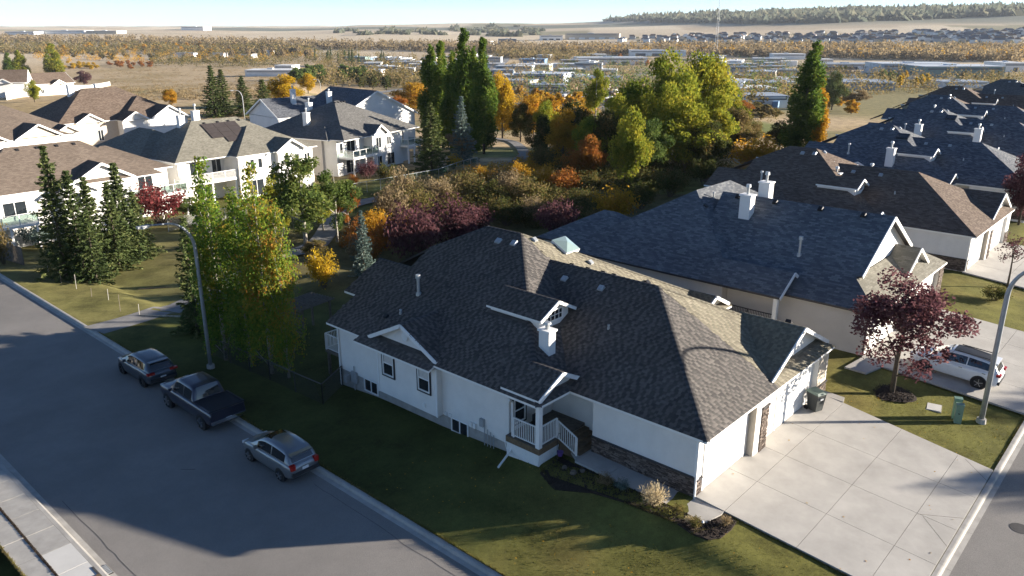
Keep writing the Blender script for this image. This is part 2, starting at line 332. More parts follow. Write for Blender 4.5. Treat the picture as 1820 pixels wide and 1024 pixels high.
def ground_material():
    m = bpy.data.materials.new('ground_cover'); m.use_nodes = True; n = m.node_tree.nodes; l = m.node_tree.links; b = n['Principled BSDF']; b.inputs['Roughness'].default_value = .95; b.inputs['Specular IOR Level'].default_value = .1
    at = n.new('ShaderNodeAttribute'); at.attribute_name = 'cover'; co = n.new('ShaderNodeTexCoord')
    def noise(s, d=5):
        t = n.new('ShaderNodeTexNoise'); t.inputs['Scale'].default_value = s; t.inputs['Detail'].default_value = d; t.inputs['Roughness'].default_value = .7; l.new(co.outputs['Object'], t.inputs['Vector']); return t
    a0, c = noise(4.5, 8), noise(.35, 6); a1 = noise(22, 3); a = n.new('ShaderNodeMix'); a.inputs[0].default_value = .6; l.new(a0.outputs['Fac'], a.inputs[2]); l.new(a1.outputs['Fac'], a.inputs[3])
    ad = n.new('ShaderNodeMath'); ad.operation = 'ADD'; l.new(a.outputs[0], ad.inputs[0]); l.new(c.outputs['Fac'], ad.inputs[1])
    mr = n.new('ShaderNodeMapRange'); mr.inputs['From Min'].default_value = .65; mr.inputs['From Max'].default_value = 1.35; mr.inputs['To Min'].default_value = .2; mr.inputs['To Max'].default_value = 1.9; l.new(ad.outputs[0], mr.inputs['Value'])
    mx = n.new('ShaderNodeMix'); mx.data_type = 'RGBA'; mx.blend_type = 'MULTIPLY'; mx.inputs['Factor'].default_value = 1; l.new(at.outputs['Color'], mx.inputs['A']); l.new(mr.outputs[0], mx.inputs['B'])
    l.new(mx.outputs['Result'], b.inputs['Base Color'])
    bp = n.new('ShaderNodeBump'); bp.inputs['Strength'].default_value = .06; bp.inputs['Distance'].default_value = .03; h = noise(14, 3); l.new(h.outputs['Fac'], bp.inputs['Height']); l.new(bp.outputs['Normal'], b.inputs['Normal']); return m
M['ground'] = ground_material()
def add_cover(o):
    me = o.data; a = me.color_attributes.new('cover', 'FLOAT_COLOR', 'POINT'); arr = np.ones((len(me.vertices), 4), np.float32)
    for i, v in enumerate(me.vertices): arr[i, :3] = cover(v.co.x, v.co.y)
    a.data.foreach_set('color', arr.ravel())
NX0, NX1, NY0, NY1 = -8.2, 74., -8.6, 70.
def terrain():
    rs = [1.5]; 
    while rs[-1] < 16000: rs.append(rs[-1] * 1.042 + .25)
    na = 300; V = []; F = []
    # finer angles inside the view, coarse ones behind
    angs = [R(-62 + 124 * i / 240) for i in range(241)] + [R(62 + 236 * i / 60) for i in range(1, 60)]; na = len(angs)
    for r in rs:
        for a in angs:
            x = CAM.x + r * (FWD.x / math.hypot(FWD.x, FWD.y) * math.cos(a) + RIGHT.x * math.sin(a)); y = CAM.y + r * (FWD.y / math.hypot(FWD.x, FWD.y) * math.cos(a) + RIGHT.y * math.sin(a))
            z = ground(x, y)
            if NX0 - 1 < x < NX1 - 3 and NY0 - 1 < y < NY1 - 3: z -= 2.
            elif -21.2 < x <= -7 and y < 70: z -= .6
            elif x > -9 and -20 < y < NY0 + 1: z -= .6
            V.append((x, y, z))
    for i in range(len(rs) - 1):
        for j in range(na):
            k = (j + 1) % na; F.append((i * na + j, i * na + k, (i + 1) * na + k, (i + 1) * na + j))
    F = [f[::-1] for f in F]
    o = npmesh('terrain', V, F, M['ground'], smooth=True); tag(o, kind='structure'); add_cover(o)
    nx, ny = 132, 126; V = []; F = []
    for j in range(ny + 1):
        for i in range(nx + 1):
            x = NX0 + (NX1 - NX0) * i / nx; y = NY0 + (NY1 - NY0) * j / ny; V.append((x, y, near_z(x, y) + .012 + .03 * (vn(x * .9, y * .9) - .5)))
    for j in range(ny):
        for i in range(nx): a = j * (nx + 1) + i; F.append((a, a + 1, a + nx + 2, a + nx + 1))
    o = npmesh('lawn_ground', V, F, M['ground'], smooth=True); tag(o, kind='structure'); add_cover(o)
terrain()

# ------------------------------------------------------------------ streets, kerbs, pavement, driveway
def asphalt():
    m = mat('asphalt', (.215, .198, .180), .9, .14, .25, bump=.5, bscale=160, detail=8); n = m.node_tree.nodes; l = m.node_tree.links
    co = n.new('ShaderNodeTexCoord'); g = n.new('ShaderNodeTexNoise'); g.inputs['Scale'].default_value = 55; g.inputs['Detail'].default_value = 3; l.new(co.outputs['Object'], g.inputs['Vector'])
    mr = n.new('ShaderNodeMapRange'); mr.inputs['From Min'].default_value = .3; mr.inputs['From Max'].default_value = .7; mr.inputs['To Min'].default_value = .72; mr.inputs['To Max'].default_value = 1.28; l.new(g.outputs['Fac'], mr.inputs['Value'])
    mx = n.new('ShaderNodeMix'); mx.data_type = 'RGBA'; mx.blend_type = 'MULTIPLY'; mx.inputs['Factor'].default_value = 1
    src = n['Principled BSDF'].inputs['Base Color'].links[0].from_socket; l.new(src, mx.inputs['A']); l.new(mr.outputs[0], mx.inputs['B']); l.new(mx.outputs['Result'], n['Principled BSDF'].inputs['Base Color']); return m
M['asphalt'] = asphalt()
M['crack'] = mat('crack_sealer', (.10, .093, .088), .85, .3, 3)
M['asph_patch'] = mat('asphalt_tar', (.06, .056, .054), .8, .25, 3)
def road():
    b = MB(); b.poly([(-17.75, -40, -1.04), (-8.65, -40, -1.04), (-8.65, 78, -1.04), (-17.75, 78, -1.04)]); tag(b.build('side_street', M['asphalt']), kind='structure')
    b = MB(); b.poly([(-8.65, -18.2, -.83), (220, -18.2, -.83), (220, -9.05, -.83), (-8.65, -9.05, -.83)]); tag(b.build('front_street', M['asphalt']), kind='structure')
    # tar-filled cracks
    b = MB(); r = random.Random(3)
    def crack(pts, w):
        for (a, c) in zip(pts, pts[1:]):
            d = (Vector(c) - Vector(a)).normalized(); q = Vector((-d.y, d.x, 0)) * w; b.poly([Vector(a) - q, Vector(a) + q, Vector(c) + q, Vector(c) - q])
    for x0, y0, y1 in ((-9.25, 4, 14), (-17.3, 12, 21), (-13.1, 44, 62)):
        pts = []; x = x0; y = y0
        while y < y1: pts.append((x, y, -1.035)); x += r.uniform(-.06, .06) + (x0 - x) * .2; y += r.uniform(.4, 1.1)
        crack(pts, .012)
    crack([(-12.6, 19.6, -1.034), (-12.4, 19.35, -1.034), (-12.15, 19.1, -1.034)], .022)
    tag(b.build('street_cracks', M['crack']), kind='structure')
road()
def kerb(name, axis, c, s, a0, a1, top, low, step=3.05):
    """kerb and gutter in cast lengths; axis 'y' runs along y at x=c, the gutter on side s"""
    e = empty(name); tag(e, kind='structure')
    prof = [(0, top), (.14, top), (.20, top - .02), (.25, low + .015), (.46, low), (.46, low - .2), (0, low - .2)]
    b = MB(); L = step - .012; n = len(prof)
    P0 = [((-s) * 0 + s * u, 0, z) if axis == 'y' else (0, s * u, z) for u, z in prof]; P1 = [(p[0], L, p[2]) if axis == 'y' else (L, p[1], p[2]) for p in P0]
    for i in range(n):
        j = (i + 1) % n; b.poly([P0[i], P0[j], P1[j], P1[i]])
    b.poly(P0[::-1]); b.poly(P1); o = None; t = a0
    while t < a1:
        if o is None: o = b.build('kerb_length', M['conc2'], e)
        else: o = o.copy(); COL.objects.link(o)
        o.location = (c, t, 0) if axis == 'y' else (t, c, 0); t += step
kerb('kerb_by_house', 'y', -8.2, -1, -12, 62, -.90, -1.035)
kerb('kerb_opposite', 'y', -18.2, 1, 2, 62, -.90, -1.035)
kerb('kerb_front', 'x', -8.6, -1, -6, 150, -.70, -.825)
def pavement():
    e = empty('pavement'); tag(e, kind='structure')
    for y0 in [5.3 + 1.72 * i for i in range(24)]:
        for k, (x0, x1) in enumerate(((-19.27, -18.20), (-20.12, -19.35))):
            m = M['conc_new'] if (k == 0 and 11.5 < y0 < 16.) else M['conc2']
            MB().box(x0 + .008, x1 - .008, y0 + .008, y0 + 1.705, -1.1, -.895 + rnd.uniform(-.004, .004)).build('slab', m, e)
    MB().box(-20.12, -18.2, 5, 46, -1.14, -.915).build('slab_bed', M['wood'], e)
    b = MB(); r = random.Random(5)
    for i in range(900):
        y = 14.5 + r.random() * 14; x = -19.31 + r.gauss(0, .02); s = r.uniform(.012, .04); b.bar((x, y, -.9), (x + r.uniform(-.03, .03), y + r.uniform(-.03, .03), -.87), s, s)
    o = b.build('leaf_litter', M['mulch'], e); o['kind'] = 'stuff'
pavement()
def driveway():
    e = empty('driveway'); tag(e, kind='structure')
    xs = [-.06, 2.89, 5.77, 8.84]; ys = [0., -1.38, -4.4, -7.06, -8.58]
    xe = lambda y: 12.95 + (y + 1.1) * .145
    g = .009
    for j in range(4):
        for i in range(4):
            y1, y0 = ys[j] - g, ys[j + 1] + g; x0 = xs[i] + g
            xa, xb = (xs[i + 1] - g,) * 2 if i < 3 else (xe(y0), xe(y1))
            b = MB(); z = lambda y: .08 * y + .02
            b.prism([(x0, y0, z(y0)), (xa, y0, z(y0)), (xb, y1, z(y1)), (x0, y1, z(y1))], .16); b.build('slab', M['conc'], e)
    b = MB(); b.prism([(-.05, -8.5, -.69), (11.8, -8.5, -.69), (12.8, -.05, -.015), (-.05, -.05, -.015)], .1); b.build('slab_bed', M['joint'], e)
    c = MB()
    for p, q in (((5.72, -7.1), (6.86, -8.56)), ((5.72, -7.3), (4.38, -8.56)), ((11.9, -7.4), (10.68, -8.56))):
        c.bar((*p, .08 * p[1] + .0195), (*q, .08 * q[1] + .0195), .016, .006)
    c.build('saw_cut', M['joint'], e)
driveway()
def flat(name, polys, m, kindof='structure', th=.1, piece='slab'):
    e = empty(name); tag(e, kind=kindof)
    for P in polys: MB().prism(P, th).build(piece, m, e)
    return e
# walk along the garage side up to the porch steps
wz = lambda y: -.10 + .03 * y
flat('garden_walk', [[(-1.22, a + .008, wz(a)), (-.03, a + .008, wz(a)), (-.03, b - .008, wz(b)), (-1.22, b - .008, wz(b))] for a, b in ((0, 1.8), (1.8, 3.6), (3.6, 5.35))]
     + [[(-1.22, -1.2, -.11), (-.3, -1.38, -.11), (-.07, -1.38, -.10), (-.07, -.01, -.075), (-1.22, -.01, -.095)], [(-1.1, 5.37, .06), (.15, 5.37, .06), (.15, 6.0, .07), (-.7, 6.0, .07)]], M['conc'])
# neighbours' driveways
def drive2(x0, x1, zb, nm):
    P = []
    n = 4
    for i in range(n):
        for j in range(3):
            ya, yb = -8.58 + 2.86 * j, -8.58 + 2.86 * (j + 1); xa = lerp(x0, x1, i / n); xb = lerp(x0, x1, (i + 1) / n); z = lambda y: zb + (.075) * y * (1 + zb / 8.58 / .075) * .95
            P.append([(xa + .01, ya + .01, z(ya) + .03), (xb - .01, ya + .01, z(ya) + .03), (xb - .01, yb - .01, z(yb) + .03), (xa + .01, yb - .01, z(yb) + .03)])
    flat(nm, P, M['conc'])
drive2(19.0, 31.8, .0, 'neighbour_driveway'); drive2(41.6, 54.4, .15, 'far_driveway')
flat('neighbour_walk', [[(17.3, -1.0, .0), (19.0, -1.3, -.08), (19.0, 0., .03), (17.3, .2, .03)], [(12.95, -1.35, -.06), (13.5, -1.2, -.05), (13.5, -.1, .0), (12.95, -.1, .0)]], M['conc'])
flat('street_manhole', [[(7.9 + .38 * math.cos(a), -10.4 + .38 * math.sin(a), -.822) for a in [2 * math.pi * i / 20 for i in range(20)]]], M['asph_patch'], th=.03, piece='cover')
def strip(name, pts, w, m, lift=.035, far=False):
    """path laid on the ground"""
    b = MB(); Q = []
    for i, p in enumerate(pts):
        a = Vector(pts[max(i - 1, 0)]); c = Vector(pts[min(i + 1, len(pts) - 1)]); d = (c - a); d.z = 0; d.normalize(); n = Vector((-d.y, d.x, 0))
        Q.append([Vector(p) + n * w * t for t in (-.5, 0, .5)])
    for q in Q:
        for k in q: k.z = ground(k.x, k.y) + lift + (.14 if (k - CAM).length > 75 else 0)
    for a, c in zip(Q, Q[1:]):
        for k in (0, 1): b.poly([a[k], c[k], c[k + 1], a[k + 1]][::-1])
    return tag(b.build(name, m), kind='structure')
def spline(P, n=10):
    out = []
    for i in range(len(P) - 1):
        p0, p1, p2, p3 = P[max(i - 1, 0)], P[i], P[i + 1], P[min(i + 2, len(P) - 1)]
        for k in range(n):
            t = k / n; out.append(tuple(.5 * ((2 * b) + (-a + c) * t + (2 * a - 5 * b + 4 * c - d) * t * t + (-a + 3 * b - 3 * c + d) * t ** 3) for a, b, c, d in zip(p0, p1, p2, p3)))
    return out + [P[-1]]
M['path'] = mat('path_asphalt', (.21, .20, .19), .9, .2, 1.2, bump=.4)
pathp = [(-8.3, 40.6, 0), (-4, 41.6, 0), (2, 44.5, 0), (10, 49.5, 0), (20, 56, 0)] + [tuple(gnd(*q)) for q in ((612, 373), (690, 352), (760, 336), (840, 315), (905, 295), (932, 275), (915, 255), (880, 247), (840, 244))]
strip('footpath', spline([(p[0], p[1], 0) for p in pathp], 8), 2.3, M['path'])
# storm drain at the opposite kerb
d = empty('storm_drain', (-17.95, 14.75, -.9), 0, 'dark iron storm drain inlet set in the kerb beside the pavement', 'drain')
MB().box(-.22, .18, -.35, .35, -.14, -.10).build('frame', M['black'], d)
for k in range(6): MB().box(-.2, .16, -.31 + k * .11, -.25 + k * .11, -.10, -.08).build('grate_bar', M['metal'], d)
MB().box(-.32, -.24, -.4, .4, -.12, .02).build('hood', M['asph_patch'], d)
MB().box(-.55, -.26, -.6, -.2, -.02, .03).build('kerb_patch', M['wood'], d)
# ------------------------------------------------------------------ house building kit
def plate_frame(P):
    P = [Vector(p) for p in P]; u = (P[1] - P[0]).normalized(); n = None
    for k in range(2, len(P)):
        c = u.cross(P[k] - P[0])
        if c.length > .05: n = c.normalized(); break
    if n.z < 0: n = -n
    v = n.cross(u).normalized(); return P[0], u, v, n
def hip_plates(x0, x1, y0, y1, ze, p):
    w, d = x1 - x0, y1 - y0
    if w <= d:
        r = w / 2; z = ze + p * r; A = (x0 + r, y0 + r, z); B = (x0 + r, y1 - r, z)
        return [[(x0, y1, ze), (x0, y0, ze), A, B], [(x0, y0, ze), (x1, y0, ze), A], [(x1, y0, ze), (x1, y1, ze), B, A], [(x1, y1, ze), (x0, y1, ze), B]]
    r = d / 2; z = ze + p * r; A = (x0 + r, y0 + r, z); B = (x1 - r, y0 + r, z)
    return [[(x0, y0, ze), (x1, y0, ze), B, A], [(x1, y1, ze), (x0, y1, ze), A, B], [(x0, y1, ze), (x0, y0, ze), A], [(x1, y0, ze), (x1, y1, ze), B]]
def gy_plates(x0, x1, y0, y1, ze, p, y1l=None):
    r = (x1 - x0) / 2; z = ze + p * r; m = x0 + r
    return [[(x0, y1, ze), (x0, y0, ze), (m, y0, z), (m, y1, z)], [(x1, y0, ze), (x1, y1, ze), (m, y1, z), (m, y0, z)]]
def gx_plates(x0, x1, y0, y1, ze, p):
    r = (y1 - y0) / 2; z = ze + p * r; m = y0 + r
    return [[(x0, y0, ze), (x1, y0, ze), (x1, m, z), (x0, m, z)], [(x1, y1, ze), (x0, y1, ze), (x0, m, z), (x1, m, z)]]
def roof(parent, plates, mtop, mtrim, name='roof', th=.12):
    cnt = {}; K = lambda a, b: tuple(sorted((tuple(round(c, 3) for c in a), tuple(round(c, 3) for c in b))))
    for P in plates:
        for i in range(len(P)): k = K(P[i], P[(i + 1) % len(P)]); cnt[k] = cnt.get(k, 0) + 1
    t, f = MB(), MB()
    for P in plates:
        o, u, v, n = plate_frame(P); uv = [((Vector(q) - o).dot(u), (Vector(q) - o).dot(v)) for q in P]
        Q = [Vector(q) for q in P]; c = (Q[1] - Q[0]).cross(Q[2] - Q[1])
        if c.z < 0: P = P[::-1]; uv = uv[::-1]
        t.poly([(q[0], q[1], q[2] + .004) for q in P], 0, uv); f.poly([(q[0], q[1], q[2] - th) for q in P][::-1])
        for i in range(len(P)):
            a, b = P[i], P[(i + 1) % len(P)]
            if cnt[K(a, b)] == 1: f.poly([(a[0], a[1], a[2] + .002), (a[0], a[1], a[2] - th), (b[0], b[1], b[2] - th), (b[0], b[1], b[2] + .002)])
    r = t.build(name, mtop, parent); f.build('fascia', mtrim, r); return r
def pip(x, y, P):
    c = False; n = len(P)
    for i in range(n):
        x1, y1 = P[i][0], P[i][1]; x2, y2 = P[(i + 1) % n][0], P[(i + 1) % n][1]
        if (y1 > y) != (y2 > y) and x < (x2 - x1) * (y - y1) / (y2 - y1) + x1: c = not c
    return c
def roof_h(x, y, plates):
    h = -99
    for P in plates:
        if pip(x, y, P):
            o, u, v, n = plate_frame(P); h = max(h, o.z - (n.x * (x - o.x) + n.y * (y - o.y)) / n.z)
    return h
def shingles(parent, plates, others, m, seed, e=.15, wmin=.12, wmax=.20, hips=()):
    r = random.Random(seed); V = []; F = []; I = []
    for P in plates:
        o, u, v, n = plate_frame(P); Q = [((Vector(q) - o).dot(u), (Vector(q) - o).dot(v)) for q in P]
        u0, u1 = min(q[0] for q in Q), max(q[0] for q in Q); v1 = max(q[1] for q in Q); i = 0
        while i * e < v1:
            a = u0 - r.uniform(0, .34); k = r.randint(0, 1)
            while a < u1:
                k += 1 if r.random() < .85 else 2
                w = (.19 if k % 2 else .15) + r.uniform(-.05, .05); cu, cv = a + w / 2, i * e + e * .5
                if pip(cu, cv, Q) and pip(cu, min(cv + e * .3, v1), Q):
                    c = o + u * cu + v * cv
                    if not others or roof_h(c.x, c.y, others) < c.z + .01:
                        h = .009 if k % 2 else .024; b = len(V); I += [k % 2, k % 2]
                        A = o + u * a + v * (i * e - .012); B = o + u * (a + w) + v * (i * e - .012); D = v * (e * 1.12)
                        V += [A + n * h, B + n * h, B + D + n * (.006), A + D + n * (.006), A + n * .003, B + n * .003]
                        F += [(b, b + 1, b + 2, b + 3), (b + 4, b + 5, b + 1, b)]
                a += w
            i += 1
    for (a, b2) in hips:
        a, b2 = Vector(a), Vector(b2); L = (b2 - a).length; d = (b2 - a) / L; s = d.cross(Vector((0, 0, 1))).normalized(); up = s.cross(d); k = 0
        drop = .05
        while k * .15 < L:
            p = a + d * (k * .15); q = a + d * min(L, k * .15 + .17); b = len(V); h = .035 + .006 * (k % 2)
            V += [p + s * .15 - up * drop + up * h, p + up * h, p - s * .15 - up * drop + up * h, q + s * .15 - up * drop + up * (h - .012), q + up * (h - .012), q - s * .15 - up * drop + up * (h - .012)]
            F += [(b, b + 1, b + 4, b + 3), (b + 1, b + 2, b + 5, b + 4)]; I += [k % 2, k % 2]; k += 1
    o = npmesh('shingle_tabs', [tuple(x) for x in V], F, m, parent, mi=I); o['kind'] = 'stuff'; return o
UPV = Vector((0, 0, 1))
def fb(b, o, r, n, a0, a1, b0, b1, c0, c1, m=0):
    o, r, n = Vector(o), Vector(r), Vector(n); P = [o + r * x + UPV * z + n * y for x, y, z in ((a0, c0, b0), (a1, c0, b0), (a1, c1, b0), (a0, c1, b0), (a0, c0, b1), (a1, c0, b1), (a1, c1, b1), (a0, c1, b1))]
    fs = [(3, 2, 1, 0), (4, 5, 6, 7), (0, 1, 5, 4), (1, 2, 6, 5), (2, 3, 7, 6), (3, 0, 4, 7)]
    if r.cross(n).z < 0: fs = [f[::-1] for f in fs]
    b.faces(P, fs, m); return b
def window(parent, o, r, n, w, h, trim='trim', dark=False, sash='h', blind=False, name='window'):
    """o: centre of the bottom edge on the wall; r: right along the wall; n: out"""
    W = empty(name); W.parent = parent; f = MB(); t = .065
    fb(f, o, r, n, -w / 2, w / 2, 0, t, .002, .06); fb(f, o, r, n, -w / 2, w / 2, h - t, h, .002, .06); fb(f, o, r, n, -w / 2, -w / 2 + t, t, h - t, .002, .058); fb(f, o, r, n, w / 2 - t, w / 2, t, h - t, .002, .058)
    if sash == 'h': fb(f, o, r, n, -w / 2 + t, w / 2 - t, h * .5 - .03, h * .5 + .03, .003, .05)
    elif sash == 'v': fb(f, o, r, n, -.03, .03, t, h - t, .003, .05)
    elif sash == 'grid':
        for k in (1, 2, 3): fb(f, o, r, n, -w / 2 + w * k / 4 - .012, -w / 2 + w * k / 4 + .012, t, h - t, .003, .05)
        fb(f, o, r, n, -w / 2 + t, w / 2 - t, h * .5 - .012, h * .5 + .012, .004, .048)
    f.build('frame', M[trim], W)
    fb(MB(), o, r, n, -w / 2 + t, w / 2 - t, t, h - t, .002, .02).build('pane', M['glass'], W)
    if blind: fb(MB(), o, r, n, -w / 2 + t + .03, w / 2 - t - .03, h * .52, h - t - .02, .02, .026).build('blind', M['blind'], W)
    if dark:
        g = MB(); s = .09; fb(g, o, r, n, -w / 2 - s, w / 2 + s, -s, -.002, .002, .05); fb(g, o, r, n, -w / 2 - s, w / 2 + s, h + .002, h + s, .002, .05); fb(g, o, r, n, -w / 2 - s, -w / 2 - .002, -.002, h + .002, .002, .048); fb(g, o, r, n, w / 2 + .002, w / 2 + s, -.002, h + .002, .002, .048)
        g.build('surround', M['trim_dark'], W)
    return W
def garage_door(parent, o, r, n, w, h, rows=4):
    D = empty('garage_door'); D.parent = parent
    f = MB(); s = .12; fb(f, o, r, n, -w / 2 - s, -w / 2, 0, h + s, .0, .05); fb(f, o, r, n, w / 2, w / 2 + s, 0, h + s, .0, .05); fb(f, o, r, n, -w / 2, w / 2, h, h + s, .0, .048); f.build('frame', M['trim'], D)
    for k in range(rows):
        b = MB(); z0, z1 = h * k / rows + .008, h * (k + 1) / rows - .008; fb(b, o, r, n, -w / 2 + .01, w / 2 - .01, z0, z1, -.005, .02)
        nn = max(3, int(w / .6))
        for q in range(nn): a0 = -w / 2 + w * q / nn + .07; a1 = -w / 2 + w * (q + 1) / nn - .07; fb(b, o, r, n, a0, a1, z0 + .08, z1 - .08, .02, .032)
        b.build('panel', M['gar_door'], D)
    return D
def chimney(parent, x, y, z0, z1, wx=.65, wy=.9, pipe=.9, m='trim'):
    c = MB().box(x - wx / 2, x + wx / 2, y - wy / 2, y + wy / 2, z0, z1).build('chimney', M['siding_w'] if m == 'trim' else M[m], parent)
    MB().box(x - wx / 2 - .06, x + wx / 2 + .06, y - wy / 2 - .06, y + wy / 2 + .06, z1, z1 + .10).build('cap', M['trim'], c)
    if pipe: MB().tube([(x, y, z1 + .1), (x, y, z1 + .1 + pipe * .7)], .10, 8).tube([(x, y, z1 + .1 + pipe * .7), (x, y, z1 + .1 + pipe)], [.19, .16], 8).build('flue', M['metal'], c)
    return c
def pipe_vent(parent, x, y, z, h, r=.07):
    MB().tube([(x, y, z - .2), (x, y, z + .12)], [r * 2, r * 1.6], 8).tube([(x, y, z + .1), (x, y, z + h * .85)], r, 8).tube([(x, y, z + h * .82), (x, y, z + h)], [r * 1.7, r * 1.5], 8).build('roof_vent', M['metal'], parent)
def box_vent(parent, x, y, z, nrm, s=.2, m='black'):
    n = Vector(nrm).normalized(); u = n.cross(UPV); u = u.normalized() if u.length > .01 else Vector((1, 0, 0)); v = n.cross(u)
    b = MB(); o = Vector((x, y, z)); P = [o + u * a * s + v * c * s + n * h for a, c, h in ((-1, -1, -.03), (1, -1, -.03), (1, 1, -.03), (-1, 1, -.03), (-.8, -.8, .14), (.8, -.8, .14), (.8, .8, .10), (-.8, .8, .10))]
    b.faces(P, [(0, 1, 5, 4), (1, 2, 6, 5), (2, 3, 7, 6), (3, 0, 4, 7), (4, 5, 6, 7)]); b.build('roof_vent', M[m], parent)
def gable_wall(parent, o, r, n, hw, p, z0, m, th=.08, name='gable_wall'):
    """triangle, apex above o"""
    o, r, n = Vector(o), Vector(r), Vector(n); h = hw * p
    P = [o - r * hw, o + r * hw, o + UPV * h]; Q = [q - n * th for q in P]; b = MB(); b.faces(P + Q, [(0, 1, 2), (5, 4, 3), (0, 3, 4, 1), (1, 4, 5, 2), (2, 5, 3, 0)]); return b.build(name, m, parent)
def barge(parent, o, r, n, hw, p, m='trim', h=.2, w=.06):
    """boards along a gable's two slopes; o: under the apex at eave level"""
    o, r, n = Vector(o), Vector(r), Vector(n)
    for s in (-1, 1): MB().bar(o + r * s * hw + UPV * (-h / 2 + .01), o + UPV * (hw * p - h / 2 + .01), w, h).build('barge_board', M[m], parent)
def stones(parent, o, r, n, L, H, seed, name='stone_veneer'):
    """stacked ledgestone, every stone its own block"""
    b = MB(); g = random.Random(seed); z = 0.
    fb(b, o, r, n, 0, L, 0, H, .0, .02)
    while z < H - .03:
        h = min(g.uniform(.04, .085), H - z); a = 0.
        while a < L - .02:
            w = min(g.uniform(.08, .3), L - a); fb(b, o, r, n, a + .006, a + w - .006, z + .006, z + h - .006, .0, g.uniform(.035, .075)); a += w
        z += h
    s = b.build(name, M['stone'], parent); s['kind'] = 'stuff'
    fb(MB(), o, r, n, -.02, L + .02, H, H + .06, .0, .10).build('stone_cap', M['gutter_dark'], parent)
def laps(parent, o, r, n, L, z0, z1, m, e=.105, holes=()):
    """lap siding: every board's lower edge stands proud of the one below"""
    b = MB(); o, r, n = Vector(o), Vector(r), Vector(n); z = z0
    while z < z1 - .02:
        h = min(e, z1 - z); A = o + UPV * z; P = [A + n * .016, A + r * L + n * .016, A + r * L + n * .003 + UPV * h, A + n * .003 + UPV * h]
        if r.cross(UPV).dot(n) < 0: b.poly(P[::-1]); b.poly([A + n * .003, A + r * L + n * .003, P[1], P[0]])
        else: b.poly(P); b.poly([P[0], P[1], A + r * L + n * .003, A + n * .003])
        z += e
    s = b.build('siding_boards', m, parent); s['kind'] = 'stuff'; return s
def railing(parent, a, b, h=1.0, glass=False, m='metal_w', gap=.11, posts=True):
    a, b = Vector(a), Vector(b); L = (b - a).length; d = (b - a) / L; rl = MB(); rl.bar(a + UPV * h, b + UPV * h, .06, .05); rl.bar(a + UPV * .1, b + UPV * .1, .05, .05)
    if posts:
        k = max(1, round(L / 1.6))
        for i in range(k + 1): p = a + d * L * i / k; rl.bar(p, p + UPV * h, .07, .07)
    if not glass:
        t = gap
        while t < L - .04: rl.bar(a + d * t + UPV * .1, a + d * t + UPV * h, .028, .028); t += gap
    o = rl.build('railing', M[m], parent)
    if glass: MB().bar(a + UPV * .55 + d * .04, b + UPV * .55 - d * .04, .012, .8).build('rail_glass', M['rail_glass'], o)
    return o
def glassmat():
    m = bpy.data.materials.new('rail_glass'); m.use_nodes = True; n = m.node_tree.nodes; l = m.node_tree.links; n.remove(n['Principled BSDF']); t = n.new('ShaderNodeBsdfTransparent'); t.inputs[0].default_value = (.78, .84, .82, 1); g = n.new('ShaderNodeBsdfGlossy'); g.inputs['Roughness'].default_value = .05; x = n.new('ShaderNodeMixShader'); x.inputs[0].default_value = .12
    l.new(t.outputs[0], x.inputs[1]); l.new(g.outputs[0], x.inputs[2]); l.new(x.outputs[0], n['Material Output'].inputs['Surface']); return m
M['rail_glass'] = glassmat()
def tri_deco(parent, o, r, n, s=.5):
    b = MB(); o, r = Vector(o), Vector(r)
    for k in (-1, 1): b.bar(o + r * k * s, o + UPV * s * .9, .06, .10)
    b.bar(o - r * s, o + r * s, .06, .10); b.build('gable_truss', M['trim'], parent)
XM, XP, YM, YP = Vector((-1, 0, 0)), Vector((1, 0, 0)), Vector((0, -1, 0)), Vector((0, 1, 0))
PP = .515
def lz(x): return 2.75 + PP * (x + 2.4)
def duplex_roof():
    """the roof planes shared by the duplexes along the front street, local to the left garage corner"""
    A = (6.5, 15.4, lz(6.5)); B = (6.5, 17.95, lz(6.5)); e = 2.75
    L = lambda x, y: (x, y, lz(x)); Rr = lambda x, y: (x, y, lz(13 - x))
    left = [[L(-2.4, 22.1), L(-2.4, 6.5), A, B, L(4.1, 20.35), L(2.45, 20.35), L(2.45, 23.15), L(-.28, 23.15), L(-.28, 22.1)],
            [L(-2.4, 6.5), (6.5, 6.5, e), A], [(-2.76, 19.1, lz(-2.76)), (-2.76, 13.2, lz(-2.76)), (-2.4, 13.2, e), (-2.4, 19.1, e)]]
    right = [[Rr(15.4, 6.5), Rr(15.4, 22.1), Rr(13.28, 22.1), Rr(13.28, 23.15), Rr(10.55, 23.15), Rr(10.55, 20.35), Rr(8.9, 20.35), B, A], [(6.5, 6.5, e), (15.4, 6.5, e), A]]
    zb = lz(6.5) - PP * 8
    rear = [[(8.9, 25.95, zb), (4.1, 25.95, zb), (4.1, 20.35, lz(4.1)), B, (8.9, 20.35, lz(4.1))], [(5.0, 20.35, lz(2.45) - PP * 2.55), (5.0, 23.15, lz(2.45) - PP * 2.55), (2.45, 23.15, lz(2.45)), (2.45, 20.35, lz(2.45))]]
    g = 2.75 + PP * 6.7; GA = (6.5, 6.26, g); GB = (6.5, 13.25, g)
    gl = [[(-.2, 9, e), (-.2, -.44, e), GA, GB], [(-.2, -.44, e), (6.5, -.44, e), GA]]
    gr = [[(13.2, -.44, e), (13.2, 9, e), GB, GA], [(6.5, -.44, e), (13.2, -.44, e), GA]]
    return left, right, rear, gl, gr, A, B, GA, GB
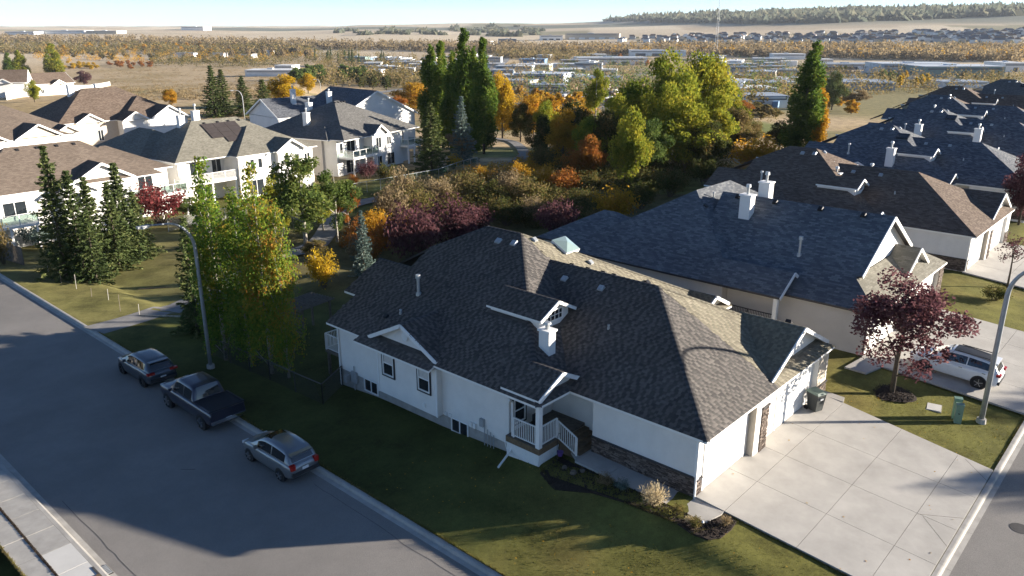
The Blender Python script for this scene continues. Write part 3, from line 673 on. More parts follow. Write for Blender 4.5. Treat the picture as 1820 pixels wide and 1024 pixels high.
# ------------------------------------------------------------------ the duplexes of the front street
def duplex(x, y, z, rz, name, label, mL, mR, mLt=None, mRt=None, detail=False, group=None, wall='siding', gable_right=True, dormer=True, chim=((.75, 8.65),), sky=None, trim='trim', cpipe=.35, front_deco=True):
    H = empty(name, (x, y, z), rz, label, 'house', group); T = M[trim]; W = M[wall]
    left, right, rear, gl, gr, A, B, GA, GB = duplex_roof()
    pg = gy_plates(-2.25, 1.05, 6.62, 8.9, 2.95, .5); bg = gx_plates(-2.28, .5, 13.15, 18.45, 2.9, .49); bg = [P for P in bg]
    dm = gy_plates(1.12, 3.9, 9.38, 13.0, 5.03, .5); pgr = [[(13 - q[0], q[1], q[2]) for q in P][::-1] for P in pg]; pgr = [P[-2:] + P[:-2] for P in pgr]
    gg = gy_plates(6.46, 13.14, -.08, 3.4, 2.99, .5)
    Lp = left + pg + bg + gl + (dm if dormer else []); Rp = right + gr + (gg if gable_right else []) + pgr
    rl = roof(H, Lp, M[mL], T); roof(H, rear, M[mL], M[mL], 'rear_roof'); rr = roof(H, Rp, M[mR], T)
    # each plane is drawn with the height of the others cut out
    if detail:
        allp = Lp + Rp
        def others(S): return [P for P in allp if not any(P is q for q in S)]
        hipsL = [((-2.4, 6.5, 2.75), A), (A, B), (B, (4.1, 20.35, lz(4.1))), ((-.2, -.44, 2.75), GA), (GA, GB), ((2.45, 20.35, lz(2.45)), (2.45, 23.15, lz(2.45))), ((2.51, 9.38, 5.725), (2.51, 13.0, 5.725)), ((-.6, 6.62, 3.775), (-.6, 8.5, 3.775)), ((-2.28, 15.8, 4.2), (.42, 15.8, 4.2))]
        for i, P in enumerate(left + pg + bg + gl + dm): shingles(rl, [P], others([P]), M[mLt], 10 + i)
        shingles(rl, [], None, M[mLt], 3, hips=hipsL)
        for i, P in enumerate([right[1], gr[1]] + gg + pgr): shingles(rr, [P], others([P]), M[mRt], 30 + i)
        shingles(rr, [], None, M[mRt], 4, hips=[((9.8, -.08, 4.66), (9.8, 3.3, 4.66)), ((13.2, -.44, 2.75), GA), ((15.4, 6.5, 2.75), A)])
    # walls
    b = MB(); b.box(0, 13, 0, 5.3, -.4, 2.62); b.box(1.2, 11.8, 5.3, 8.6, -.4, 2.62); b.build('garage_wall', W, H)
    b = MB(); b.box(-2, 15, 8.6, 21.7, 0, 2.61); b.box(.05, 12.95, 21.7, 22.75, 0, 2.9); b.build('wall', W, H)
    MB().box(-1.97, 14.97, 8.63, 21.67, -2.2, 0).build('foundation', M['found'], H)
    bay = MB().box(-2.36, -1.99, 13.1, 17.65, -.06, 2.55).build('bay', W, H)
    MB().box(-2.40, -2.34, 13.06, 13.16, -.06, 2.55).build('corner_board', T, bay); MB().box(-2.40, -2.34, 17.6, 17.7, -.06, 2.55).build('corner_board', T, bay)
    gable_wall(H, (-1.95, 15.8, 2.9), YP, XM, 2.55, .49, 2.9, W); barge(H, (-2.29, 15.8, 2.9), YP, XM, 2.65, .49, trim)
    if detail:
        c = MB(); n = 14; c.faces([(-2.02, 15.8 + .24 * math.cos(2 * math.pi * i / n), 3.45 + .24 * math.sin(2 * math.pi * i / n)) for i in range(n)], [tuple(range(n))[::-1]]); c.build('round_vent', M['metal_w'], H)
    gable_wall(H, (-.6, 6.95, 2.95), XP, YM, 1.6, .5, 2.95, M['siding_w']); barge(H, (-.6, 6.60, 2.95), XP, YM, 1.66, .5, trim)
    gable_wall(H, (13.6, 6.95, 2.95), XP, YM, 1.6, .5, 2.95, M['siding_w']); barge(H, (13.6, 6.60, 2.95), XP, YM, 1.66, .5, trim)
    if gable_right: gable_wall(H, (9.8, .32, 2.99), XP, YM, 3.25, .5, 2.95, M['siding_w']); barge(H, (9.8, -.1, 2.99), XP, YM, 3.36, .5, trim)
    if dormer:
        d = MB().box(1.4, 3.62, 9.66, 12.95, 3.9, 5.12).build('dormer', M['siding_w'], H); gable_wall(d, (2.51, 9.665, 5.1), XP, YM, 1.12, .5, 5.1, M['siding_w']); barge(d, (2.51, 9.37, 5.03), XP, YM, 1.39, .5, trim, .16)
        window(d, (2.51, 9.655, 4.62), XP, YM, 1.25, .62, sash='grid')
    for k, (cx, cy) in enumerate(chim): chimney(H, cx, cy, 3.2, (4.85 if detail else 5.6 + .1 * k), .5 if detail else .62, .62 if detail else .8, cpipe)
    # garage front
    for cx, w in ((2.35, 3.55), (9.35, 3.7)): garage_door(H, (cx, -.0, .03), XP, YM, w, 2.2)
    pier = MB().box(4.55, 5.75, -.34, 0, -.2, 2.6).build('pier', W, H)
    stones(pier, (5.1, -.34, -.12), XP, YM, .66, 2.3, 5); MB().box(4.53, 4.553, -.33, 0, -.1, 2.58).build('pier_return', M['stucco_tan'], pier); pier = MB().box(11.75, 13.02, -.26, 0, -.3, 2.6).build('pier', W, H); stones(pier, (11.73, -.26, -.2), XP, YM, 1.3, 1.0, 7); stones(pier, (13.02, -.26, -.2), YP, XP, .26, 1.0, 8)
    stones(H, (-.02, 0, -.15), XP, YM, .4, .85, 9); MB().box(-.05, .09, -.06, .1, .78, 2.6).build('corner_board', T, H)
    if detail: 
        pier2 = MB().box(11.76, 12.9, -.27, -.2, .82, 2.55).build('pier_facing', M['stucco_tan'], pier)
    stones(H, (0, 5.3, -.15), YM, XM, 5.3, .95, 11)
    # porch of the left unit
    p = empty('porch'); p.parent = H
    MB().box(-2.2, 1.2, 6.62, 8.6, .42, .56).build('deck_floor', M['wood_grey'], p); MB().box(-2.24, -.75, 6.58, 6.62, .26, .55).box(-2.24, -2.2, 6.62, 8.6, .26, .55).build('rim_board', M['wood'], p)
    lat = MB()
    lat.box(-2.19, -2.17, 6.64, 8.58, -.8, .26); lat.box(-2.19, -.8, 6.63, 6.65, -.8, .26)
    for k in range(12):
        lat.bar((-2.2, 6.65 + k * .17, -.35), (-2.2, 6.85 + k * .17, .24), .012, .03)
        if k < 8: lat.bar((-2.15 + k * .17, 6.62, -.35), (-1.98 + k * .17, 6.62, .24), .012, .03)
    lat.build('lattice', M['trim'], p)
    MB().box(-2.22, -2.0, 6.6, 6.82, .2, 2.62).build('post', M['trim'], p)
    railing(p, (-2.12, 6.85, .56), (-2.12, 8.2, .56), 1.0); railing(p, (-1.98, 6.7, .56), (-.85, 6.7, .56), 1.0)
    railing(p, (-.85, 6.62, .5), (-.85, 5.55, .02), .95, gap=.12)
    for k in range(4): MB().box(-.75, 1.16, 6.62 - .3 * (k + 1), 6.62 - .3 * k - .01, -.2, .42 - .11 * k).build('step', M['wood'], p)
    MB().box(.1, 1.02, 8.54, 8.6, .57, 2.45).build('front_door', M['door_w'], H); window(H, (-1.3, 8.6, .9), XP, YM, .8, 1.3, dark=True)
    MB().box(-.95, -.45, 7.6, 8.1, .56, .62).box(-.95, -.9, 7.6, 8.1, .62, 1.05).box(-.95, -.45, 8.05, 8.1, .62, 1.3).build('porch_seat', M['black'], p)
    # windows of the side wall
    window(H, (-2.376, 16.77, 1.1), YM, XM, .86, 1.38, dark=True, blind=True); window(H, (-2.376, 14.0, 1.1), YM, XM, .86, 1.38, dark=True, blind=True)
    for yy in (11.9, 18.85): window(H, (-1.97, yy, -.72), YM, XM, 1.2, .78, sash='v')
    # gutters and downspouts
    MB().bar((-2.45, 8.2, 2.55), (-2.1, 8.32, 2.3), .07, .07).bar((-2.08, 8.32, 2.3), (-2.08, 8.32, .1), .075, .075).bar((-2.08, 8.32, .12), (-2.25, 8.3, -.15), .07, .07).bar((-2.25, 8.3, -.15), (-3.4, 8.0, -.38), .075, .075).build('downspout', M['metal_w'], H)
    MB().bar((-.07, -.02, 2.55), (-.07, -.02, -.1), .07, .07).build('downspout', M['trim'], H); MB().bar((-2.08, 21.5, 2.5), (-2.08, 21.5, -1.0), .07, .07).build('downspout', M['metal_w'], H)
    # roof furniture
    nl = Vector((-PP, 0, 1)); nf = Vector((0, -PP, 1))
    for (vx, vy) in ((5.6, 16.3), (5.7, 15.2)): box_vent(rl, vx, vy, lz(vx), nl, .2, 'metal')
    for vy in (11.4, 9.0): box_vent(rl, 5.5, vy, 2.75 + PP * 5.7, nl, .18, 'metal')
    for vy in (12, 10.9, 9.9, 9.2): box_vent(rr, 6.95, vy, 2.75 + PP * 6.25, Vector((PP, 0, 1)), .16)
    pipe_vent(rl, .95, 18.0, lz(.95), 1.15, .09); pipe_vent(rl, -.45, 17.9, lz(-.45), .25, .05); box_vent(rl, -.9, 18.6, lz(-.9), nl, .14); pipe_vent(rl, 3.4, 7.0, 2.75 + PP * 3.6, .22, .04)
    zf = lambda yy: 2.75 + PP * (yy - 6.5)
    for vx, vy in ((6.9, 14.7), (8.9, 12.2)): box_vent(rr, vx, vy, zf(vy), nf, .16, 'metal')
    box_vent(rr, 11.2, 9.8, zf(9.8), nf, .17); box_vent(rr, 10.9, .9 + .3, 4.3, Vector((.5, 0, 1)), .16)
    if sky == 'pyramid':
        s = empty('skylight'); s.parent = rr; o = Vector((8.5, 13.75, zf(13.75))); nn = nf.normalized(); v = nn.cross(XP); P = [o + XP * a * .62 + v * c * .62 for a, c in ((-1, -1), (1, -1), (1, 1), (-1, 1))]
        b = MB(); Q = [q + nn * .13 for q in P]; b.faces([q - nn * .1 for q in P] + Q, [(0, 1, 5, 4), (1, 2, 6, 5), (2, 3, 7, 6), (3, 0, 4, 7)]); b.build('kerb', M['metal_w'], s)
        b = MB(); b.faces(Q + [o + nn * .33], [(0, 1, 4), (1, 2, 4), (2, 3, 4), (3, 0, 4)]); b.build('dome', M['sky_dome'], s)
    elif sky == 'flat':
        s = MB(); o = Vector((4.6, 13.6, 0)); o.z = lz(o.x); nn = nl.normalized(); u = YP; v = nn.cross(u)
        P = [o + u * a * .6 + v * c * .45 for a, c in ((-1, -1), (1, -1), (1, 1), (-1, 1))]; s.faces([q - nn * .05 for q in P] + [q + nn * .16 for q in P], [(0, 1, 5, 4), (1, 2, 6, 5), (2, 3, 7, 6), (3, 0, 4, 7), (4, 5, 6, 7)]); s.build('skylight', M['glass'], rl)
    return H
M['sky_dome'] = mat('skylight_acrylic', (.22, .29, .28), .15, .05, spec=.6)
main = duplex(0, 0, 0, 0, 'corner_house', 'cream duplex bungalow on the corner lot, brown and weathered shingle roof, porch facing the lawn', 'sh_main_b', 'sh_old_b', 'sh_main', 'sh_old', detail=True, sky='pyramid')
# meters, pipes and lights on the long side wall
def wallkit():
    H = main
    MB().box(-2.16, -2.0, 10.15, 10.4, .35, .75).build('meter_box', M['grey_box'], H); MB().box(-2.12, -2.0, 10.95, 11.1, .05, .3).box(-2.12, -2.0, 10.72, 10.88, .05, .3).build('wall_vent', M['metal_w'], H)
    for k in range(4): MB().tube([(-2.1, 9.5 + k * .2, -.7), (-2.1, 9.5 + k * .2, .15 + .08 * k)], .022, 6).build('conduit', M['grey_box'], H)
    for yy, zz in ((14.05, .32), (12.85, .12), (12.55, .12)): MB().box(-2.42 if yy > 13.1 else -2.06, -2.36 if yy > 13.1 else -2, yy - .09, yy + .09, zz - .1, zz + .1).build('wall_vent', M['metal_w'], H)
    MB().box(-2.12, -1.98, 20.0, 20.5, -.5, .15).build('meter_box', M['grey_box'], H); MB().tube([(-2.07, 20.25, -1), (-2.07, 20.25, .5)], .03, 6).build('conduit', M['grey_box'], H); MB().box(-2.3, -2.0, 20.7, 20.95, -.6, -.2).build('gas_meter', M['grey_box'], H)
    b = empty('balcony'); b.parent = H; MB().box(-1.6, 1.0, 21.75, 23.6, .3, .45).build('deck_floor', M['wood_grey'], b); railing(b, (-1.55, 21.8, .45), (-1.55, 23.5, .45), 1.0); railing(b, (-1.55, 23.55, .45), (1, 23.55, .45), 1.0)
    for yy in (22, 23.4): MB().bar((-1.5, yy, -1.3), (-1.5, yy, .3), .14, .14).build('post', M['wood_grey'], b)
wallkit()
SW = mat('lap_siding', (.72, .69, .64), .55, .05, 1.2)
laps(main, (0, 5.3, 0), YM, XM, 5.28, .84, 2.6, SW); laps(main, (-2, 13.1, 0), YM, XM, 4.48, .0, 2.6, SW); laps(main, (-2, 21.7, 0), YM, XM, 4.05, .0, 2.6, SW); laps(main, (-2.36, 17.6, 0), YM, XM, 4.48, -.05, 2.54, SW); laps(main, (1.2, 8.6, 0), YM, XM, 3.3, .0, 2.6, SW); laps(main, (0, 0, 0), XP, YM, .52, .84, 2.6, SW); laps(main, (5.8, 0, 0), XP, YM, 1.6, .0, 2.6, SW); laps(main, (-1.95, 13.3, 0), YP, XM, 5.0, 2.95, 3.0, SW)
duplex(42.0, -.1, .25, 0, 'neighbour_house', 'brown-roofed duplex with twin white chimneys, third house along the front street', 'sh_brown', 'sh_brown', wall='siding_w', chim=((4.2, 12.4), (6.2, 13.6), (6.9, 10.3)), cpipe=.55, group='duplexes along the front street', sky=None)
duplex(63.6, -.2, .55, 0, 'neighbour_house', 'charcoal-roofed duplex behind the brown-roofed one with twin chimneys, flat skylight on its left slope', 'sh_char', 'sh_slate', wall='siding_w', chim=((-.2, 13.2),), cpipe=.7, sky='flat', group='duplexes along the front street')
duplex(85.5, .5, .8, 0, 'neighbour_house', 'charcoal-roofed duplex fifth along the front street, tall white chimney near its front', 'sh_char', 'sh_slate', wall='siding_w', chim=((.4, 9.3), (-.4, 16)), cpipe=.6, sky='flat', group='duplexes along the front street')
duplex(107.0, 4.5, 1.0, R(3), 'neighbour_house', 'dark-roofed duplex sixth along the front street, just in front of the farthest brown roof', 'sh_char', 'sh_brown', wall='siding_w', chim=((.4, 16),), cpipe=.6, group='duplexes along the front street')
duplex(129.0, 7.5, 1.1, R(5), 'neighbour_house', 'far brown-roofed duplex with paired white front gables at the end of the street', 'sh_brown', 'sh_brown', wall='siding_w', chim=((1.5, 16.5),), cpipe=.5, group='duplexes along the front street')
duplex(153.0, 4.0, 1.3, R(5), 'neighbour_house', 'farthest dark-roofed duplex at the right edge with a pale skylight', 'sh_grey', 'sh_grey', wall='siding_w', chim=((.4, 9.3),), sky='flat', group='duplexes along the front street')

def house2():
    """dark duplex next door: dutch gable over the garages"""
    H = empty('neighbour_house', (0, 0, 0), 0, 'dark slate-roofed duplex next door with a big white front gable and metal flue', 'house', 'duplexes along the front street'); T = M['trim']; W = M['siding_tan']
    e = 2.75; p = 4.25 / 7.2; zk = e + p * 2.2; GX = 26.7; zr = e + 4.25
    gl = [[(19.5, 12, e), (19.5, -.5, e), (21.7, 1.7, zk), (21.9, 1.35, zk + .118), (GX, 1.35, zr), (GX, 13.4, zr)], [(33.9, -.5, e), (33.9, 12, e), (GX, 13.4, zr), (GX, 1.35, zr), (31.5, 1.35, zk + .118), (31.7, 1.7, zk)], [(19.5, -.5, e), (33.9, -.5, e), (31.7, 1.7, zk), (21.7, 1.7, zk)]]
    mainp = hip_plates(18.55, 38, 7.9, 22.1, e, .605); wing = hip_plates(20.0, 27.5, 17, 25.6, e, .56); pg = gy_plates(18.5, 22.3, 4.9, 10.5, 2.78, .62)
    sg = gy_plates(26.9, 31.5, .15, 3, 3.2, .62); pl = gx_plates(18.6, 21, 8.2, 12.2, 2.9, .5)
    rgw = hip_plates(32, 41, 12, 24, e, .5)
    r1 = roof(H, gl[:2] + mainp + wing + pg + rgw, M['sh_slate'], M['gutter_dark']); r2 = roof(H, [gl[2]] + sg, M['sh_olive'], T)
    MB().box(19.8, 33.6, .0, 9, -.4, 2.6).build('garage_wall', W, H); MB().box(19.0, 37.6, 9, 21.7, -.6, 2.6).box(20.4, 27.2, 21.7, 25.2, -2.5, 2.6).build('wall', W, H)
    gable_wall(H, (GX, 1.78, zk), XP, YM, 5.0, p, zk, M['siding_w']); barge(H, (GX, 1.34, zk + .118), XP, YM, 4.8, p, 'trim', .24)
    gable_wall(H, (29.2, .5, 3.2), XP, YM, 2.2, .62, 3.2, M['siding_tan']); barge(H, (29.2, .13, 3.2), XP, YM, 2.32, .62)
    gable_wall(H, (20.4, 5.2, 2.78), XP, YM, 1.8, .62, 3, M['siding_w']); barge(H, (20.4, 4.88, 2.78), XP, YM, 1.92, .62)
    for cx, w in ((22.6, 4.2), (30.4, 4.2)): garage_door(H, (cx, 0, .05), XP, YM, w, 2.2)
    pier = MB().box(25.3, 26.9, -.3, 0, -.1, 2.6).build('pier', W, H); MB().box(33.0, 33.9, -.3, 0, -.1, 2.6).build('pier', W, H); stones(pier, (25.28, -.3, -.1), XP, YM, 1.64, 1.1, 21); stones(pier, (32.98, -.3, -.1), XP, YM, .95, 2.6, 22)
    MB().bar((19.72, .05, 2.5), (19.72, .05, 0), .09, .09).build('downspout', M['gutter_dark'], H)
    # recessed side entrance
    MB().box(18.62, 18.9, 5.1, 5.35, -.1, 2.7).build('post', T, H); railing(H, (18.8, 5.3, .5), (18.8, 8.8, .5), 1.0, m='gutter_dark'); window(H, (19.0, 9.8, 1.2), YM, XM, .6, .6, sash=None); MB().box(18.7, 19.8, 5.0, 9, .35, .5).build('deck_floor', M['wood_grey'], H)
    chimney(H, 24.9, 10.6, 5.2, 7.35, .7, .8, .7); chimney(H, 28.2, 10.8, 5.6, 7.75, .75, .8, .7)
    pipe_vent(r1, 22.5, 5.6, e + p * 3.0, 1.25, .09)
    for vy in (12, 9.2, 6.0, 3.2): box_vent(r1, 26.3, vy, zr - .15, Vector((-p, 0, 1)), .17)
    box_vent(r1, 24.6, 13.6, 6.2, Vector((0, -.6, 1)), .17); pipe_vent(r1, 26.5, 14.0, 6.4, .5, .05)
house2()
# ------------------------------------------------------------------ generic houses (left rows)
def house(name, label, loc, rz, blocks, walls, m, group=None, trim='trim', wall='siding_w', gables=(), wins=(), decks=(), chims=(), vents=(), doors=(), base=-2.9, solar=False):
    H = empty(name, loc, rz, label, 'house', group); pl = []
    for k, *a in blocks: pl += {'hip': hip_plates, 'gy': gy_plates, 'gx': gx_plates}[k](*a)
    for g in gables: pl += gy_plates(g[0] - g[1], g[0] + g[1], g[2], g[3], g[4], g[5])
    r = roof(H, pl, M[m], M[trim])
    for k, w in enumerate(walls): MB().box(*w[:6]).build('wall', M[w[6] if len(w) > 6 else wall], H)
    for g in gables:
        gable_wall(H, (g[0], g[2] + .4, g[4] - .02), XP, YM, g[1] - .3, g[5], 0, M[g[6] if len(g) > 6 else wall]); barge(H, (g[0], g[2] - .02, g[4]), XP, YM, g[1] + .02, g[5], trim, .26)
    for k, a in enumerate(blocks):
        if a[0] == 'gy':
            _, x0, x1, y0, y1, ze, p = a; gable_wall(H, ((x0 + x1) / 2, y0 + .4, ze - .02), XP, YM, (x1 - x0) / 2 - .3, p, 0, M[wall]); barge(H, ((x0 + x1) / 2, y0 - .02, ze), XP, YM, (x1 - x0) / 2, p, trim, .26)
        if a[0] == 'gx':
            _, x0, x1, y0, y1, ze, p = a
            for xx, nn, off in ((x0, XM, .4), (x1, XP, -.4)): gable_wall(H, (xx + off, (y0 + y1) / 2, ze - .02), YP, nn, (y1 - y0) / 2 - .3, p, 0, M[wall]); barge(H, (xx + (-.02 if nn is XM else .02), (y0 + y1) / 2, ze), YP, nn, (y1 - y0) / 2, p, trim, .26)
    for w in wins: # x, y, z, width, height, face, sash
        n, rr = {'-y': (YM, XP), '-x': (XM, YM), '+x': (XP, YP)}[w[5]]; window(H, w[:3], rr, n, w[3], w[4], sash=w[6] if len(w) > 6 else 'v')
    for d in decks: # x0, x1, y0, y1, z, glass
        D = empty('deck'); D.parent = H; x0, x1, y0, y1, z, gl = d
        MB().box(x0, x1, y0, y1, z - .25, z).build('deck_floor', M['trim'], D); railing(D, (x0, y0 + .06, z), (x1, y0 + .06, z), 1.05, gl); railing(D, (x0 + .05, y0 + .1, z), (x0 + .05, y1, z), 1.05, gl); railing(D, (x1 - .05, y0 + .1, z), (x1 - .05, y1, z), 1.05, gl)
        for xx in (x0 + .2, (x0 + x1) / 2, x1 - .2): MB().bar((xx, y0 + .2, base), (xx, y0 + .2, z - .25), .2, .2).build('post', M['trim'], D)
    for c in chims: chimney(H, *c)
    for v in vents: box_vent(r, *v, .17, 'black')
    for d in doors: garage_door(H, d[:3], XP, YM, d[3], d[4])
    if solar:
        x, y, z, p = solar; n = Vector((0, -p, 1)).normalized(); v = n.cross(XP); rk = empty('solar_array'); rk.parent = r
        for a, c0, c1 in ((0, 0, 3), (1, -1, 3), (2, -1, 3)):
            for c in range(c0, c1):
                o = Vector((x, y, z)) + XP * a * 1.72 + v * c * 1.04 + n * .12; P = [o, o + XP * 1.68, o + XP * 1.68 + v * 1.0, o + v * 1.0]; b = MB(); b.faces([q - n * .05 for q in P] + P, [(0, 1, 5, 4), (1, 2, 6, 5), (2, 3, 7, 6), (3, 0, 4, 7), (4, 5, 6, 7), (3, 2, 1, 0)]); b.build('panel', M['solar'], rk)
    return H
# first walk-out bungalow (tan-brown roof), rear towards the park
G1 = 'walk-out bungalows above the park'
house('walkout_bungalow', 'tan-brown roofed walk-out bungalow with white gables behind the row of spruces', (2.4, 77.0, 0), R(3), 
      [('hip', -8.6, 11.0, -2.0, 10.2, 2.75, .62), ('hip', 3.0, 13.9, 1.3, 11.5, 2.75, .5), ('hip', -9, -1, 4, 20, 2.7, .6)],
      [(-8.1, 7.0, -1.5, 9.8, -2.9, 2.65), (6.5, 13.4, 1.8, 11, -2.9, 2.65), (3.2, 7.4, -1.6, 2, -2.9, 2.9), (-.2, 3.6, -2.6, 1.0, -2.9, 2.6)], 'sh_tan', G1,
      gables=[(4.4, 3.4, -1.9, 6, 2.85, .55), (1.2, 2.3, -2.9, 3, 2.2, .55)],
      wins=[(-4.5, -1.5, .4, 2.2, 1.5, '-y'), (-7.0, -1.5, .0, 1.8, 2.1, '-y'), (1.5, -2.6, .5, 1.3, 1.6, '-y'), (5.5, -1.6, .3, 1.2, 2.0, '-y'), (8.5, 1.8, .3, 1.0, 2.0, '-y'), (10.6, 1.8, .1, 1.8, 2.1, '-y'), (5.2, -1.6, -2.4, 1.4, 1.4, '-y'), (9, 1.8, -2.6, 1.8, 2.0, '-y')],
      decks=[(-8.5, -3.4, -4.0, -1.5, 0, True), (7.6, 14.2, -.9, 1.8, 0, True)], vents=[(-1.5, 3.6, 6.2, (0, -.6, 1)), (.4, 3.6, 6.2, (0, -.6, 1)), (2.4, 3.6, 6.2, (0, -.6, 1)), (4.2, 3.6, 6.2, (0, -.6, 1))], chims=[(-4.5, 7.5, 3.5, 7.4)])
house('walkout_bungalow', 'olive-grey roofed walk-out bungalow with solar panels and upper deck', (16.9, 82.0, 0), R(4),
      [('hip', .5, 20.6, -1.0, 12.4, 2.7, .60), ('hip', 8, 20.8, -2.6, 9, 2.7, .52), ('hip', -1, 9.5, 5, 19, 2.7, .55)],
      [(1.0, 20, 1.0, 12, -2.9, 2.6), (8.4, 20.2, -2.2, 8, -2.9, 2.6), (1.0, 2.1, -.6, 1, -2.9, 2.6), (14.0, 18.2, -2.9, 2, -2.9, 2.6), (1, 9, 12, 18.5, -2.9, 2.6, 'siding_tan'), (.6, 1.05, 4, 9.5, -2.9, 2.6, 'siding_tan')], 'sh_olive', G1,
      gables=[(16.1, 2.5, -3.3, 5, 2.75, .6)], wins=[(4.4, 1.0, .1, 2.0, 2.1, '-y'), (7.2, 1.0, .1, 1.4, 2.1, '-y'), (10.4, -2.2, .8, .7, 1.3, '-y', None), (11.6, -2.2, .8, .7, 1.3, '-y', None), (15.3, -2.9, .6, .8, 1.5, '-y', None), (17, -2.9, .6, .8, 1.5, '-y', None), (19.2, -2.2, .4, 1.0, 1.5, '-y'), (10.8, -2.2, -2.7, 2.2, 2.1, '-y'), (5, 1, -2.7, 2.0, 2.1, '-y'), (16, -2.9, -2.3, 1.4, 1.4, '-y')],
      decks=[(1.2, 8.3, -1.9, 1.0, 0, False)], chims=[(6.2, 6.5, 5.2, 7.4, .8, .7, .9), (9.6, 8.6, 5.6, 7.6, .9, .7, .9)], vents=[(8.6, 5.0, 6.3, (0, -.6, 1)), (10.6, 5.0, 6.3, (0, -.6, 1)), (12.2, 5.0, 6.3, (0, -.6, 1)), (13.8, 5.0, 6.3, (0, -.6, 1))], solar=(7.9, 2.2, 2.7 + .6 * 3.2, .60))
house('walkout_bungalow', 'black-grey roofed walk-out bungalow with balcony on posts beside the tall poplars', (44.0, 82.9, 0), R(14),
      [('hip', -.6, 18.8, -.4, 18.0, 2.65, .50), ('hip', -1.2, 5.0, 2.2, 12, 2.6, .5)],
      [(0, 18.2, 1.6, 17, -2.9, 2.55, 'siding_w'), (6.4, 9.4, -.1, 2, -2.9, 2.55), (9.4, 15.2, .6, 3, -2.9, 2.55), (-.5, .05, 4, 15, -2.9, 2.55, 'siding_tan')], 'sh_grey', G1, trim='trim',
      gables=[(7.9, 2.0, -.8, 6, 2.75, .7)], wins=[(3.2, 1.6, .1, 2.0, 2.1, '-y'), (1.0, 1.6, .4, .8, 1.6, '-y', None), (7.9, -.1, .5, 1.4, 1.7, '-y'), (11.5, .6, .6, 1.2, 1.3, '-y'), (16.2, 1.6, .1, 1.4, 2.1, '-y'), (7.9, -.1, -2.6, 1.4, 1.9, '-y'), (11.8, .6, -2.6, 2.0, 1.9, '-y'), (3, 1.6, -2.7, 2.2, 2.0, '-y')],
      decks=[(.3, 6.3, -1.3, 1.6, 0, True), (14.6, 18.3, -1.0, 1.6, 0, True)], chims=[(2.4, 9.2, 3.6, 5.9, .8, .8, .7), (6.8, 12.5, 4.8, 6.9, .8, .8, .7)], vents=[(8.2, 8.3, 7.0, (0, -.5, 1)), (9.0, 8.3, 7.0, (0, -.5, 1)), (9.8, 8.3, 7.0, (0, -.5, 1)), (10.5, 8.3, 7.0, (0, -.5, 1))])
house('gabled_house', 'dark blue-grey roofed house with wide white gable behind the black-grey roof', (60.0, 104, 0), R(-4), 
      [('gy', -2.0, 16, 0, 16, 2.9, .5), ('gx', -10, 6, 6, 18, 3.2, .5)], [(-1.6, 15.6, .5, 15.6, -4, 2.85), (-9.6, 5, 6.5, 17.5, -4, 3.1)], 'sh_char', None, wall='siding_w', wins=[(10, .5, .4, 1.2, 1.3, '-y')], chims=[(2.2, 8.8, 4.4, 6.9, .8, .8, .5), (-4.5, 10, 5, 7.6, .8, .7, .6)])
# the row behind: fronts towards us
house('street_house', 'brown hip-roofed house with white garage doors across the lane', (30.5, 133.0, 0), R(2), 
      [('hip', -8.0, 14.5, .5, 17, 2.8, .62), ('hip', 1.8, 14.8, -1.4, 12, 2.75, .55)], [(-7.6, 14, 1, 16.6, -1.8, 2.7, 'stucco_tan'), (2.2, 14.3, -.9, 8, -1.8, 2.7)], 'sh_brown', None, wall='siding_w',
      gables=[(10.6, 3.6, -1.9, 6, 2.75, .6, 'siding_w'), (4.4, 2.4, -1.7, 5, 2.75, .6, 'siding_w'), (-2.6, 2.4, .2, 6, 2.8, .6, 'siding_w')], doors=[(10.6, -.9, -1.7, 4.8, 2.3), (4.3, -.9, -1.7, 3.2, 2.3)], wins=[(-1.0, 1.0, -.6, 1.0, 1.9, '-y'), (-5.8, 1.0, -.6, 1.4, 1.9, '-y')], chims=[(-1.5, 9.4, 5.5, 8.6, 1.0, .9, 0), (3.5, 10, 5.5, 8.4, 1.0, .9, 0)])
house('street_house', 'taupe-roofed house with double white garage at the left edge', (10.5, 121.5, 0), R(9),
      [('hip', -10, 12.5, .2, 16, 2.6, .55), ('hip', -10, 9.5, -2.2, 10, 2.55, .5)], [(-9.6, 12, .7, 15.5, -2.2, 2.5), (-9.6, 9.1, -1.7, 8, -2.2, 2.5)], 'sh_tan', None, wall='siding_w',
      gables=[(4.6, 3.6, -2.4, 5, 2.6, .55, 'stucco_tan'), (-3.0, 3.2, -2.4, 5, 2.6, .55, 'stucco_tan'), (10.0, 2.2, -.4, 4, 2.6, .55, 'stucco_tan')], doors=[(6.6, -1.7, -2.0, 4.0, 2.4), (1.6, -1.7, -2.0, 2.6, 2.4), (-4.6, -1.7, -2.0, 4.8, 2.4)], wins=[(10.6, .7, -1.4, 1.0, 1.6, '-y')])
